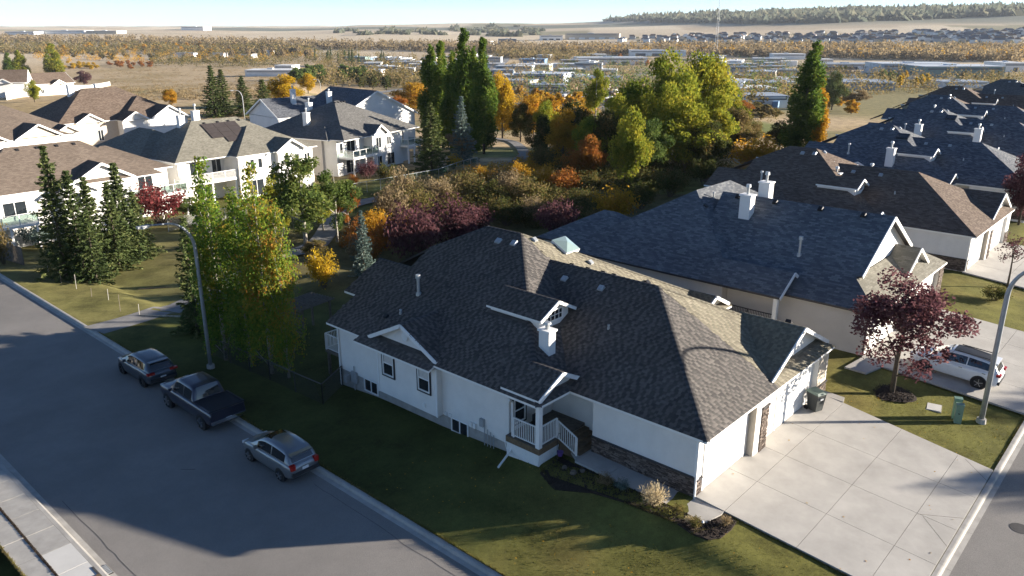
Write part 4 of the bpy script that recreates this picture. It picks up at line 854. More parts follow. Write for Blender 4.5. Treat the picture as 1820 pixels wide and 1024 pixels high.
# houses and white wall on the far side of the slope, left edge
def simple_house(px, py, D, w, d, h, rz, label, m='sh_brown', wall='siding_w', gab=True, p=.6, loc=None):
    q = loc or atd(px, py, D); z = ground(q.x, q.y)
    return house('distant_house', label, (q.x, q.y, z), rz, [('gx' if gab else 'hip', -w / 2 - .5, w / 2 + .5, -d / 2 - .5, d / 2 + .5, h, p)], [(-w / 2, w / 2, -d / 2, d / 2, -2, h - .08)], m, None, wall=wall,
        gables=[(w * .12, 2.6, -d / 2 - 1.6, 1, h - .2, .6)], wins=[(-w * .25, -d / 2, 1.0, 1.3, 1.3, '-y'), (w * .38, -d / 2, 1.0, 1.1, 1.3, '-y')], base=0)
simple_house(78, 143, 285, 15, 11, 4.2, R(8), 'brown-roofed pale house between two leafy trees at the upper left', 'sh_brown')
simple_house(0, 148, 270, 17, 12, 5.2, R(-25), 'two-storey cream house with brown roof cut by the left edge', 'sh_brown', 'siding_w')
simple_house(8, 118, 330, 13, 10, 5, R(20), 'far pale house peeping above the cream house at the left edge', 'sh_grey', 'siding_w')
def white_wall():
    a, b = gnd(12, 178), gnd(196, 152); d = (b - a); L = d.length; d.normalize(); e = empty('garden_wall', a, 0, 'long white panel fence running along the slope behind the left roofs', 'fence')
    n = int(L / 3)
    for i in range(n):
        p = a + d * L * i / n - a; q = a + d * L * (i + 1) / n - a; zz = ground((a + p).x, (a + p).y) - a.z
        MB().bar((p.x, p.y, zz + 1.2), (q.x - d.x * .12, q.y - d.y * .12, zz + 1.2), .12, 2.6).build('panel', M['brick_wall'], e); MB().bar((q.x, q.y, zz - .3), (q.x, q.y, zz + 2.6), .2, .2).build('post', M['brick_wall'], e)
white_wall()
# ------------------------------------------------------------------ trees and shrubs
def quads(P, size, rng, aspect=.62, up=.35, axis=None):
    """leaf-shaped quads at P; axis gives the long direction if wanted"""
    n = len(P); N = rng.normal(size=(n, 3)); N[:, 2] += up; N /= np.linalg.norm(N, axis=1)[:, None]
    A = rng.normal(size=(n, 3)) if axis is None else axis + rng.normal(size=(n, 3)) * .25
    A -= N * (A * N).sum(1)[:, None]; A /= np.linalg.norm(A, axis=1)[:, None] + 1e-9; B = np.cross(N, A); s = np.asarray(size)[:, None]
    V = np.stack([P - A * s, P - B * s * aspect + A * s * .1, P + A * s, P + B * s * aspect + A * s * .1], 1).reshape(-1, 3)
    return V, np.arange(4 * n).reshape(n, 4)
def tree_proto(kind, h, w, n, leaf, seed, base=.2):
    """returns (trunk mesh object data, crown mesh data) of nominal size h x w"""
    rng = np.random.default_rng(seed); tr = MB(); axis = None; asp = .62; up = .35
    if kind == 'broad' or kind == 'loose':
        nb = 46 if kind == 'broad' else 34; C = []; 
        z0 = h * base; ch = h - z0
        while len(C) < nb:
            d = rng.normal(size=3); d /= np.linalg.norm(d); f = rng.uniform(.3, .92); zc = z0 + ch * .52 + d[2] * f * ch * .46
            k = (zc - z0) / ch; rad = w / 2 * (1.0 if k < .55 else max(.35, 1.25 - k * .62)) * (.72 + .5 * min(1, k * 3) * .6)
            C.append((d[0] * f * rad * .95, d[1] * f * rad * .95, zc))
        C = np.array(C); r = rng.uniform(.10, .19, nb) * w * (1. if kind == 'broad' else .8)
        wt = r ** 2; idx = rng.choice(nb, n, p=wt / wt.sum()); d = rng.normal(size=(n, 3)); d /= np.linalg.norm(d, axis=1)[:, None]
        P = C[idx] + d * (r[idx] * rng.uniform(.45, 1.12, n))[:, None] * np.array([1, 1, .85])
        tr.tube([(0, 0, -.2), (0.03 * w * rng.normal() * .3, 0, h * .3), (0, .02 * w, h * .62), (0, 0, h * .86)], [h * .02, h * .015, h * .009, h * .003], 8)
        for i in rng.choice(nb, 14, replace=False):
            c = C[i]; z = max(h * base * .7, min(h * .7, c[2] - math.hypot(c[0], c[1]) * .8)); tr.tube([(0, 0, z), tuple(np.array([c[0] * .5, c[1] * .5, (z + c[2]) / 2 - .02 * h])), tuple(c)], [h * .007, h * .005, h * .002], 5, cap=False)
        sz = rng.uniform(.7, 1.3, n) * leaf
    elif kind == 'column':
        nb = int(26 + h * 1.5); k = np.sort(rng.uniform(0, 1, nb)); z0 = h * base; zc = z0 + (h - z0) * k; prof = np.minimum(1, k * 5 + .45) * np.clip(1.1 - k ** 3.2 * .98, .1, 1)
        a = rng.uniform(0, 6.28, nb); rr = w / 2 * prof * rng.uniform(.2, .85, nb); C = np.stack([rr * np.cos(a), rr * np.sin(a), zc], 1); r = w * .2 * prof * rng.uniform(.7, 1.25, nb) + .12
        wt = r ** 2; idx = rng.choice(nb, n, p=wt / wt.sum()); d = rng.normal(size=(n, 3)); d /= np.linalg.norm(d, axis=1)[:, None]; P = C[idx] + d * (r[idx] * rng.uniform(.4, 1.15, n))[:, None] * np.array([1, 1, 2.1])
        P[:, 2] = np.clip(P[:, 2], z0 * .7, h); sz = rng.uniform(.7, 1.3, n) * leaf
        tr.tube([(0, 0, -.2), (.04, 0, h * .4), (0, 0, h * .9)], [h * .012, h * .009, h * .002], 7)
        for i in range(0, nb, 2): c = C[i]; tr.tube([(0, 0, max(.3, c[2] - rr[i] * 2.4)), tuple(c)], [h * .004, h * .0015], 4, cap=False)
    elif kind == 'spruce':
        P = []; A = []; sz = []; nw = int(h * 2.3); per = max(4, n // (nw * 9))
        for i in range(nw):
            k = i / nw; z = h * (base + (1 - base) * k); L = w / 2 * (1 - k) ** .95 * rng.uniform(.8, 1.15) + .06; nbn = int(6 + 4 * (1 - k)); a0 = rng.uniform(0, 6.28)
            for j in range(nbn):
                a = a0 + 6.283 * j / nbn + rng.normal() * .15; l = L * rng.uniform(.55, 1.2); dz = -.28 * (1 - k) + .25 * k; dr = np.array([math.cos(a), math.sin(a), 0])
                m = int(per * (.5 + l / (w / 2)))
                t = rng.uniform(.12, 1, m) ** .8; sag = dz * t * l + .16 * l * t ** 3
                q = dr[None] * (t * l)[:, None] + np.array([0, 0, z])[None]; q[:, 2] += sag; q += rng.normal(size=(m, 3)) * np.array([.05, .05, .025]) * w * .36 * (1 - t * .55)[:, None]; q[:, 2] -= abs(rng.normal(size=m)) * .03 * w
                P.append(q); A.append(np.repeat(dr[None] + [[0, 0, -.15]], m, 0)); sz.append(rng.uniform(.7, 1.3, m) * leaf)
                if j % 3 == 0: tr.tube([(0, 0, z), tuple(dr * l * .8 + np.array([0, 0, z + dz * l * .8]))], [.022, .006], 3, cap=False)
        P = np.concatenate(P); axis = np.concatenate(A); sz = np.concatenate(sz); asp = .36; up = .8
        tr.tube([(0, 0, -.2), (0, 0, h * .98)], [h * .014, .01], 7)
    elif kind == 'bush':
        ns = 26; a = rng.uniform(0, 6.28, ns); tl = rng.uniform(.15, 1, ns) ** .6; E = np.stack([np.cos(a) * tl * w / 2, np.sin(a) * tl * w / 2, h * (1.0 - .45 * tl ** 2) * rng.uniform(.75, 1.08, ns)], 1)
        idx = rng.integers(0, ns, n); t = rng.uniform(.25, 1.05, n) ** .6; P = E[idx] * t[:, None] * np.array([1, 1, 1]); P += rng.normal(size=(n, 3)) * np.array([.075, .075, .06]) * w; P[:, 2] = np.abs(P[:, 2]); sz = rng.uniform(.6, 1.3, n) * leaf
        for e in E: tr.tube([(e[0] * .08, e[1] * .08, -.1), tuple(e * np.array([.55, .55, .6])), tuple(e)], [.02, .012, .004], 4, cap=False)
    elif kind == 'plume':
        ns = n; a = rng.uniform(0, 6.28, ns); l = rng.uniform(.5, 1, ns); sp = rng.uniform(.05, 1, ns) ** .7
        tip = np.stack([np.cos(a) * sp * w / 2, np.sin(a) * sp * w / 2, h * l * (1.05 - .3 * sp)], 1); t = rng.uniform(.55, 1, ns); P = tip * t[:, None]; axis = tip / np.linalg.norm(tip, axis=1)[:, None]; sz = np.full(ns, leaf); asp = .12
        for i in range(60): tr.tube([(0, 0, 0), tuple(tip[i] * .9)], [.008, .003], 3, cap=False)
    V, F = quads(P, sz, rng, asp, up, axis)
    return tr, V, F
PROTO = {}
def proto(key, kind, h, w, n, leaf, seed, base=.2, bark='bark'):
    tr, V, F = tree_proto(kind, h, w, n, leaf, seed, base); t = tr.build('trunk', M[bark], None, True); c = npmesh('crown', V, F, M['lf_green'])
    PROTO[key] = (t.data, c.data, h, w); bpy.data.objects.remove(t); bpy.data.objects.remove(c)
proto('column1', 'column', 11, 2.9, 8500, .088, 1, .07, 'bark_pale'); proto('column2', 'column', 11, 2.9, 8500, .088, 2, .07, 'bark_pale')
proto('poplar1', 'column', 17, 3.6, 15000, .17, 3, .02); proto('poplar2', 'column', 17, 3.6, 15000, .17, 4, .02)
proto('broad1', 'broad', 9, 7, 14000, .135, 5, .05); proto('broad2', 'broad', 9, 7, 14000, .135, 6, .06); proto('broad3', 'broad', 9, 6.5, 12000, .135, 7, .04)
proto('loose1', 'loose', 9, 5.5, 7000, .12, 8, .14, 'bark_pale'); proto('loose2', 'loose', 9, 6, 7500, .125, 9, .10, 'bark_pale')
proto('spruce1', 'spruce', 10, 4.4, 9500, .155, 10, .03); proto('spruce2', 'spruce', 10, 4.4, 9500, .155, 11, .03)
proto('bush1', 'bush', 2.4, 3, 2600, .085, 12); proto('bush2', 'bush', 2.4, 3, 2600, .085, 13); proto('bush3', 'bush', 2.4, 3, 1300, .11, 14)
proto('plum', 'loose', 6.4, 6.0, 8500, .085, 15, .17); proto('sapling', 'loose', 4, 2.6, 420, .075, 16, .4); proto('plume', 'plume', 1.3, 1.3, 900, .09, 17)
proto('far1', 'broad', 9, 7, 700, .62, 18, .08); proto('far2', 'broad', 9, 6.4, 620, .62, 19, .08); proto('farspruce', 'spruce', 10, 4.4, 900, .5, 20, .03)
def plant(key, name, label, cat, loc, h, w, leaf, group=None, rz=None, bark=None, lean=(0, 0)):
    td, cd, h0, w0 = PROTO[key]; o = empty(name, loc, rnd.uniform(0, 6.28) if rz is None else rz, label, cat, group); o.scale = (w / w0, w / w0, h / h0); o.rotation_euler[0] = lean[0]; o.rotation_euler[1] = lean[1]
    for nm, d in (('trunk' if cat == 'tree' else 'stems', td), ('crown' if cat == 'tree' else 'foliage', cd)):
        c = bpy.data.objects.new(nm, d); COL.objects.link(c); c.parent = o
        if d is cd: c.material_slots[0].link = 'OBJECT'; c.material_slots[0].material = M['lf_' + leaf]
        elif bark: c.material_slots[0].link = 'OBJECT'; c.material_slots[0].material = M[bark]
    return o
def place(key, px, pb, pt, wpx, leaf, name, label, cat='tree', group=None, D=None, **k):
    """stand a plant at the ground point seen at (px, pb); its size follows from how tall and wide it looks there"""
    p = gnd(px, pb) if D is None else atd(px, pb, D); 
    if D is not None: p.z = ground(p.x, p.y)
    dd = (p - CAM).dot(FWD); h = (pb - pt) * dd / FPX / math.cos(PITCH) * 1.03; w = wpx * dd / FPX
    return plant(key, name, label, cat, p, h, w, leaf, group, **k)
GS = 'spruces in the park by the side street'
for i, (px, pb, pt, wp, lab) in enumerate(((118, 492, 272, 66, 'tallest spruce at the left end of the park row'), (150, 494, 312, 62, 'spruce second from the left in the park row'), (176, 486, 322, 60, 'spruce third from the left in the park row'), (172, 500, 375, 50, 'short spruce in front of the park row'), (212, 478, 330, 60, 'spruce fourth from the left in the park row'), (228, 464, 298, 64, 'tall thin-topped spruce near the right of the park row'), (252, 458, 345, 52, 'spruce at the right end of the park row'))):
    place('spruce%d' % (1 + i % 2), px, pb, pt, wp * 1.5, 'spruce', 'spruce_tree', lab, group=GS)
place('spruce2', 352, 592, 392, 88, 'spruce', 'spruce_tree', 'dark spruce beside the curved street lamp')
place('spruce1', 648, 492, 378, 52, 'blue', 'spruce_tree', 'blue spruce standing at the back corner of the corner house')
GA_ = 'column aspens by the back fence'
for i, (px, pb, pt, wp, lab) in enumerate(((402, 640, 308, 84, 'tallest column aspen nearest the street lamp, green with orange leaves'), (446, 652, 352, 80, 'column aspen in the middle of the fence row'), (484, 664, 318, 84, 'column aspen with orange-tipped top at the fence'), (514, 672, 372, 60, 'column aspen nearest the house at the fence'))):
    place('column%d' % (1 + i % 2), px, pb, pt, wp, 'aspen', 'aspen_tree', lab, group=GA_)
T_ = [ # key, px, base, top, width, leaf, label
 ('loose1', 545, 446, 268, 130, 'green', 'pale-trunked green tree behind the column aspens'), ('loose2', 600, 430, 292, 90, 'green', 'green and orange tree right of the pale-trunked one'), ('loose2', 505, 420, 300, 70, 'ygreen', 'slim yellow-green tree against the olive-grey roofed bungalow'),
 ('loose2', 352, 408, 345, 60, 'green', 'small green tree below the upper deck'), ('broad3', 572, 260 + 40, 240, 40, 'green', 'small dark green tree at the corner of the black-grey roofed bungalow'),
 ('spruce1', 383, 208, 124, 58, 'spruce', 'dark spruce behind the solar roof, leftmost of four'), ('spruce2', 400, 204, 130, 52, 'spruce', 'dark spruce behind the solar roof, second of four'), ('spruce1', 435, 206, 141, 56, 'spruce', 'dark spruce behind the solar roof, third of four'), ('spruce2', 472, 214, 147, 64, 'spruce', 'dark spruce behind the solar roof, rightmost of four'),
 ('broad1', 508, 196, 137, 66, 'yellow', 'round yellow tree beside the rightmost dark spruce'), ('broad2', 548, 166, 130, 34, 'yellow', 'small yellow tree up the slope behind the yellow round one'),
 ('broad2', 735, 200, 146, 74, 'gold', 'golden tree behind the wide white gable'), ('loose1', 706, 222, 170, 58, 'orange', 'russet tree in front of the wide white gable'),
 ('spruce2', 768, 306, 192, 92, 'spruce', 'stout spruce beside the balcony on posts'), ('spruce1', 822, 292, 180, 62, 'blue', 'bluish spruce before the tall poplars'), ('loose2', 820, 290, 228, 64, 'tan', 'bare tan tree beside the bluish spruce'),
 ('poplar1', 770, 262, 100, 44, 'poplar', 'leftmost of the tall narrow poplars'), ('poplar2', 788, 264, 96, 44, 'poplar', 'second of the tall narrow poplars from the left'), ('poplar1', 806, 268, 110, 44, 'poplar', 'third of the tall narrow poplars from the left'), ('poplar2', 828, 270, 78, 46, 'poplar', 'tallest of the narrow poplars'), ('poplar1', 845, 270, 104, 40, 'poplar', 'poplar just left of the rightmost one'), ('poplar2', 860, 274, 92, 46, 'poplar', 'rightmost of the tall narrow poplars beside the golden tree'),
 ('broad1', 893, 246, 138, 64, 'yellow', 'tall golden tree right of the poplars'),
 ('broad2', 948, 246, 166, 66, 'gold', 'gold-brown tree above the path bend'), ('loose1', 985, 252, 168, 70, 'gold', 'thin golden tree right of the path bend'), ('broad3', 1020, 272, 180, 78, 'scrub_d', 'dark olive tree left of the big yellow-green ones'), ('loose2', 1057, 250, 116, 52, 'ygreen', 'tall slim olive tree rising over the valley roofs'),
 ('broad2', 1128, 286, 140, 110, 'ygreen', 'dense tree left in the big clump over the ravine'), ('broad1', 1180, 282, 108, 120, 'ygreen', 'big yellow-green tree in the middle of the ravine clump'), ('broad2', 1240, 276, 94, 120, 'ygreen', 'tallest yellow-green tree of the ravine clump'), ('broad3', 1285, 264, 150, 80, 'ygreen', 'yellow-green tree at the right end of the ravine clump'), ('broad1', 1216, 306, 180, 130, 'ygreen', 'low spreading tree at the front of the ravine clump'),
 ('broad3', 1116, 342, 192, 72, 'ygreen', 'pale yellow-green weeping tree standing before the ravine clump'), ('broad2', 1075, 300, 196, 80, 'scrub_d', 'shaded olive tree left of the pale weeping tree'),
 ('poplar1', 1410, 272, 94, 64, 'poplar', 'tall leaning poplar behind the charcoal roofs', ), ('poplar2', 1446, 268, 150, 36, 'gold', 'narrow orange-gold tree against the leaning poplar'), ('broad3', 1384, 268, 216, 52, 'scrub_d', 'dark shrubby tree at the foot of the leaning poplar'),
 ('broad1', 1478, 196, 132, 50, 'spruce', 'dark evergreen right of the leaning poplar'), ('loose2', 1518, 196, 158, 52, 'tan', 'bare tan tree above the charcoal roofs'), ('broad2', 1318, 204, 178, 40, 'orange', 'orange shrubby tree at the edge of the green field'),
 ('broad3', 1810, 400, 264, 76, 'wine', 'dark wine-red tree at the right edge'),
 ('poplar1', 42, 152, 96, 26, 'ygreen', 'leafy column tree left of the brown-roofed pale house'), ('poplar2', 22, 150, 100, 20, 'poplar', 'green column tree beside the two-storey cream house'), ('poplar2', 102, 150, 86, 30, 'ygreen', 'tall column tree right of the brown-roofed pale house'), ('broad1', 150, 152, 128, 30, 'wine', 'round dark purple tree at the end of the white panel fence'), ('broad3', 62, 182, 144, 30, 'ygreen', 'small pale tree before the white panel fence'), ('broad2', 305, 190, 158, 30, 'gold', 'orange-gold tree on the dry slope'),
]
for t in T_: place(t[0], t[1], t[2], t[3], t[4], t[5], {'spruce': 'spruce_tree', 'poplar': 'poplar_tree'}.get(t[0][:6], 'leafy_tree'), t[6], lean=((0, R(7)) if 'leaning' in t[6][:14] else (0, 0)), rz=(R(-48) if 'leaning' in t[6][:14] else None))
S_ = [('bush1', 577, 512, 446, 54, 'yellow', 'bright yellow shrub on the shaded lawn behind the aspens'), ('bush2', 285, 398, 328, 92, 'red', 'crimson shrub below the tan-brown bungalow'), ('bush1', 732, 468, 366, 96, 'wine', 'left burgundy shrub behind the corner house'), ('bush2', 795, 446, 356, 110, 'wine', 'largest burgundy shrub behind the corner house'), ('bush1', 840, 424, 366, 70, 'wine', 'right burgundy shrub behind the corner house'),
 ('bush2', 993, 422, 356, 76, 'wine', 'single burgundy shrub behind the skylight'), ('bush1', 1088, 398, 334, 82, 'gold', 'golden willow shrub in the ravine behind the slate roof'), ('bush2', 1342, 300, 246, 96, 'gold', 'broad golden shrub beside the slate ridge'), ('bush3', 806, 300, 276, 30, 'yellow', 'small yellow shrub under the bare tan tree'),
 ('bush2', 1768, 534, 508, 46, 'scrub_d', 'rounded clipped shrub in the neighbour\'s lawn'), ('bush1', 70, 440, 398, 60, 'blue', 'bluish low conifer under the glass deck'), ('bush3', 8, 470, 400, 40, 'scrub', 'russet shrub at the left edge below the deck'), ('bush2', 655, 318, 286, 40, 'wine', 'reddish shrub under the balcony'), ('bush1', 690, 326, 292, 40, 'scrub_d', 'dark shrub under the balcony on posts'), ('bush3', 628, 330, 310, 20, 'orange', 'small orange shrub by the green fence'), ('bush3', 712, 355, 300, 46, 'tan', 'pale dry shrub beside the green fence'), ('bush2', 470, 404, 370, 50, 'scrub', 'dull shrub behind the column aspens'), ('bush1', 215, 236, 222, 26, 'scrub_d', 'clipped green shrub by the white parked car')]
for t in S_: place(t[0], t[1], t[2], t[3], t[4], t[5], 'shrub', t[6], cat='shrub')
# more leafy trees packed in the ravine and round the walk-out gardens
for (px, pb, pt, wp, key, lf) in ((960, 285, 205, 60, 'broad3', 'scrub_d'), (1000, 290, 200, 70, 'broad1', 'gold'), (1045, 300, 205, 66, 'broad2', 'ygreen'), (1095, 296, 170, 80, 'broad3', 'ygreen'), (1150, 318, 210, 80, 'broad2', 'green'), (1175, 300, 150, 90, 'broad3', 'ygreen'), (1205, 290, 130, 90, 'broad3', 'ygreen'), (1260, 294, 170, 90, 'broad1', 'ygreen'), (1300, 282, 190, 70, 'broad2', 'scrub'), (1255, 312, 215, 80, 'broad3', 'scrub_d'), (1045, 322, 240, 60, 'broad3', 'orange'), (1330, 262, 214, 56, 'broad1', 'scrub'), (970, 262, 178, 50, 'broad2', 'ygreen'), (925, 252, 188, 50, 'broad1', 'scrub_d')):
    place(key, px, pb, pt, wp, lf, 'leafy_tree', {'scrub_d': 'dark olive tree packed in the ravine clump', 'gold': 'golden tree packed in the ravine clump', 'ygreen': 'yellow-green tree packed in the ravine clump', 'green': 'green tree packed in the ravine clump', 'scrub': 'olive-brown tree packed in the ravine clump', 'orange': 'russet tree low in the ravine clump'}[lf], group={'scrub_d': 'dark olive', 'gold': 'golden', 'ygreen': 'yellow-green', 'green': 'green', 'scrub': 'olive-brown', 'orange': 'russet'}[lf] + ' trees packed in the ravine')
for (px, pb, pt, wp, key, lf, lab) in ((520, 395, 318, 56, 'loose2', 'ygreen', 'yellow-green tree by the olive-grey bungalow garden'), (575, 412, 330, 60, 'loose1', 'ygreen', 'light tree on the path verge behind the aspens'), (620, 405, 330, 50, 'loose2', 'orange', 'orange-leaved tree at the path verge'), (538, 330, 280, 40, 'broad3', 'green', 'dense green tree at the corner between two bungalows'), (560, 470, 420, 50, 'loose2', 'scrub', 'brown brushy tree at the path verge'), (425, 420, 370, 46, 'broad3', 'spruce', 'dark bushy tree behind the tallest column aspen')):
    place(key, px, pb, pt, wp, lf, 'leafy_tree', lab)
# burgundy tree in a mulch ring on the strip of lawn by the driveway
tp = Vector((16.2, -2.75, near_z(16.2, -2.75)))
plant('plum', 'burgundy_tree', 'burgundy-leaved tree in a mulch ring between the two driveways', 'tree', tp, 6.7, 7.4, 'wine')
plant('sapling', 'young_tree', 'nearly bare young tree on the neighbour\'s lawn', 'tree', gnd(1790, 512), 4.4, 2.9, 'wine')
def mulch_ring(c, r, name, label):
    e = empty(name, c, 0, label, 'garden bed'); b = MB(); n = 20; g = random.Random(4)
    P = [(r * (1 + .1 * math.sin(3 * t)) * math.cos(t), r * (1 + .1 * math.sin(3 * t)) * math.sin(t)) for t in [6.283 * i / n for i in range(n)]]
    for i in range(n): a, q = P[i], P[(i + 1) % n]; b.poly([(0, 0, .12), (a[0], a[1], .0), (q[0], q[1], .0)])
    b.build('soil', M['mulch'], e)
    b = MB()
    for i in range(500):
        t = g.uniform(0, 6.28); q = r * g.random() ** .5 * .96; z = .12 * (1 - q / r) + .02; s = g.uniform(.02, .05); b.bar((q * math.cos(t), q * math.sin(t), z), (q * math.cos(t) + g.uniform(-.08, .08), q * math.sin(t) + g.uniform(-.08, .08), z + g.uniform(-.01, .03)), s, s * .5)
    o = b.build('bark_chips', M['mulch'], e); o['kind'] = 'stuff'
mulch_ring(tp + Vector((0, 0, .02)), 1.15, 'mulch_ring', 'dark mulch ring round the burgundy tree')
def bed():
    P = [(-.21, -2.02), (-.84, -2.1), (-1.6, -2.05), (-2.05, -1.75), (-2.15, -1.1), (-2.06, -.4), (-2.16, 1.1), (-2.2, 2.1), (-2.4, 3.5), (-3.0, 5.1), (-2.5, 6.3), (-1.0, 6.3), (-1.22, 5.3), (-1.24, 0), (-1.24, -1.2), (-.32, -1.42), (-.08, -1.45)]
    e = empty('garden_bed', (0, 0, 0), 0, 'dark mulch bed along the garage walk with stones and dry grasses', 'garden bed'); b = MB(); zz = lambda x, y: near_z(x, y) + .05
    b.prism([(x, y, zz(x, y)) for x, y in P[::1]], .1); o = b.build('soil', M['mulch'], e)
    g = random.Random(9); b = MB()
    for i in range(2600):
        x, y = g.uniform(-3, -.1), g.uniform(-2.1, 6.3)
        if pip(x, y, P): s = g.uniform(.02, .05); z = zz(x, y) + .01; b.bar((x, y, z), (x + g.uniform(-.07, .07), y + g.uniform(-.07, .07), z + g.uniform(0, .05)), s, s * .5)
    o = b.build('bark_chips', M['mulch'], e); o['kind'] = 'stuff'
    for (x, y, s) in ((-1.9, 4.9, .2), (-1.5, 4.7, .14), (-1.75, 5.5, .16)):
        b = MB(); n = 7; c = [(s * math.cos(6.28 * i / n) * g.uniform(.8, 1.1), s * math.sin(6.28 * i / n) * g.uniform(.7, 1.0)) for i in range(n)]; z = zz(x, y)
        b.faces([(x + p[0], y + p[1], z) for p in c] + [(x + p[0] * .7, y + p[1] * .7, z + s * .6) for p in c], [(i, (i + 1) % n, n + (i + 1) % n, n + i) for i in range(n)] + [tuple(range(n, 2 * n))]); b.build('rock', M['wood_grey'], e)
bed()
plant('plume', 'plume_grass', 'tall tan plume grass at the shadow edge of the garden bed', 'plant', Vector((-1.75, .9, -.1)), 1.25, 1.35, 'plume')
for x, y, h, w, lf, lab in ((-1.6, -.1, .5, .6, 'scrub', 'small olive plant beside the plume grass'), (-1.75, -.75, .4, .5, 'plume', 'low dry tuft in the middle of the sunny bed'), (-1.75, -1.05, .5, .55, 'scrub', 'olive and yellow tuft near the bed corner'), (-.75, -1.75, .4, .5, 'tan', 'withered tuft at the driveway end of the bed'), (-1.65, 3.4, .5, .8, 'tan', 'withered plant in the shaded part of the bed'), (-1.5, 2.6, .5, .7, 'blue', 'pale green plant in the shaded part of the bed')):
    plant('bush3' if lf != 'plume' else 'plume', 'bed_plant', lab, 'plant', Vector((x, y, near_z(x, y) + .03)), h, w, lf)
# ravine thicket and rough growth: nobody could count it
def scatter(name, label, cat, pts, leaf, seed, lf, per=170):
    """pts: list of (x, y, height, width) clumps turned into one mass of leaves"""
    rng = np.random.default_rng(seed); Vs = []; Fs = []; k = 0
    for (x, y, h, w) in pts:
        n = per; z = ground(x, y); d = rng.normal(size=(n, 3)); d /= np.linalg.norm(d, axis=1)[:, None]; f = rng.uniform(.35, 1.08, n)[:, None]
        P = np.array([x, y, z + h * .42]) + d * f * np.array([w / 2, w / 2, h * .58]); P[:, 2] = np.maximum(P[:, 2], z + .03)
        V, F = quads(P, rng.uniform(.6, 1.4, n) * leaf * (.6 + .4 * w / 3), rng, .5, .4); Vs.append(V); Fs.append(F + k); k += len(V)
    o = npmesh(name, np.concatenate(Vs), np.concatenate(Fs), M['lf_' + lf]); tag(o, label, cat, kind='stuff'); return o
g = random.Random(21)
def region(poly, n, h0, h1, w0, w1):
    out = []; xs = [p[0] for p in poly]; ys = [p[1] for p in poly]
    while len(out) < n:
        px, py = g.uniform(min(xs), max(xs)), g.uniform(min(ys), max(ys))
        if pip(px, py, poly): q = gnd(px, py); out.append((q.x, q.y, g.uniform(h0, h1), g.uniform(w0, w1)))
    return out
RV = [(690, 345), (760, 332), (900, 322), (1000, 330), (1060, 380), (1020, 410), (870, 396), (760, 380), (700, 400)]
scatter('ravine_thicket', 'tangled olive thicket filling the ravine behind the corner house', 'thicket', region(RV, 75, 1.6, 3.6, 2.6, 5.2), .10, 31, 'scrub', 420)
scatter('tan_thicket', 'pale dry pinkish-tan thicket along the ravine rim', 'thicket', region([(690, 350), (760, 336), (900, 326), (1000, 334), (1010, 352), (880, 356), (740, 366)], 60, 1.4, 3.0, 2.2, 4.6), .09, 35, 'tan', 420)
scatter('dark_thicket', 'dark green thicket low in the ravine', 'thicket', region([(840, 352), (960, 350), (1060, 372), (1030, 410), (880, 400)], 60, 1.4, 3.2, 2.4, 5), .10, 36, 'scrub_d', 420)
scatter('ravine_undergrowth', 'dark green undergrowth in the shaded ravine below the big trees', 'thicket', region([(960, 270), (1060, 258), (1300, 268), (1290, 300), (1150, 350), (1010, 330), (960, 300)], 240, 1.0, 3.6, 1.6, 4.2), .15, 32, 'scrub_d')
scatter('path_edge_growth', 'tan and orange dry growth along the footpath', 'thicket', region([(630, 400), (700, 368), (740, 380), (700, 440), (650, 470), (610, 440)], 90, .6, 1.5, .8, 2.2), .10, 33, 'orange')
scatter('ravine_edge_growth', 'dry golden brush along the far rim of the ravine', 'thicket', region([(900, 300), (960, 268), (1010, 300), (960, 325), (800, 330), (780, 322)], 120, .8, 2.0, 1.2, 3), .13, 34, 'gold')
# single shrubs one can tell apart in the ravine
for (px, pb, pt, wp, lf) in ((700, 398, 330, 62, 'tan'), (745, 392, 336, 60, 'scrub'), (668, 420, 372, 54, 'gold'), (690, 440, 392, 50, 'orange'), (780, 372, 318, 60, 'tan'), (830, 362, 310, 62, 'scrub'), (868, 372, 322, 56, 'scrub_d'), (905, 356, 304, 56, 'tan'), (940, 372, 312, 66, 'scrub'), (900, 402, 350, 60, 'scrub_d'), (950, 398, 352, 56, 'tan'), (968, 342, 296, 52, 'gold'), (1005, 352, 300, 56, 'orange'), (1030, 384, 338, 52, 'scrub_d'), (860, 330, 296, 44, 'gold'), (925, 330, 290, 44, 'gold'), (1045, 352, 306, 50, 'scrub_d'), (1140, 372, 326, 56, 'scrub_d'), (1190, 350, 304, 60, 'scrub_d'), (1250, 330, 286, 60, 'scrub_d'), (640, 470, 420, 46, 'tan'), (1020, 318, 268, 50, 'orange'), (965, 300, 262, 46, 'scrub'), (1060, 402, 368, 40, 'scrub')):
    nm = {'tan': 'pale dry tan', 'scrub': 'olive-brown', 'gold': 'golden', 'orange': 'russet', 'scrub_d': 'dark green'}[lf]; place('bush%d' % g.choice((1, 2)), px, pb, pt, wp, lf, 'ravine_shrub', nm + ' rounded shrub in the ravine behind the houses', cat='shrub', group=nm + ' shrubs of the ravine')
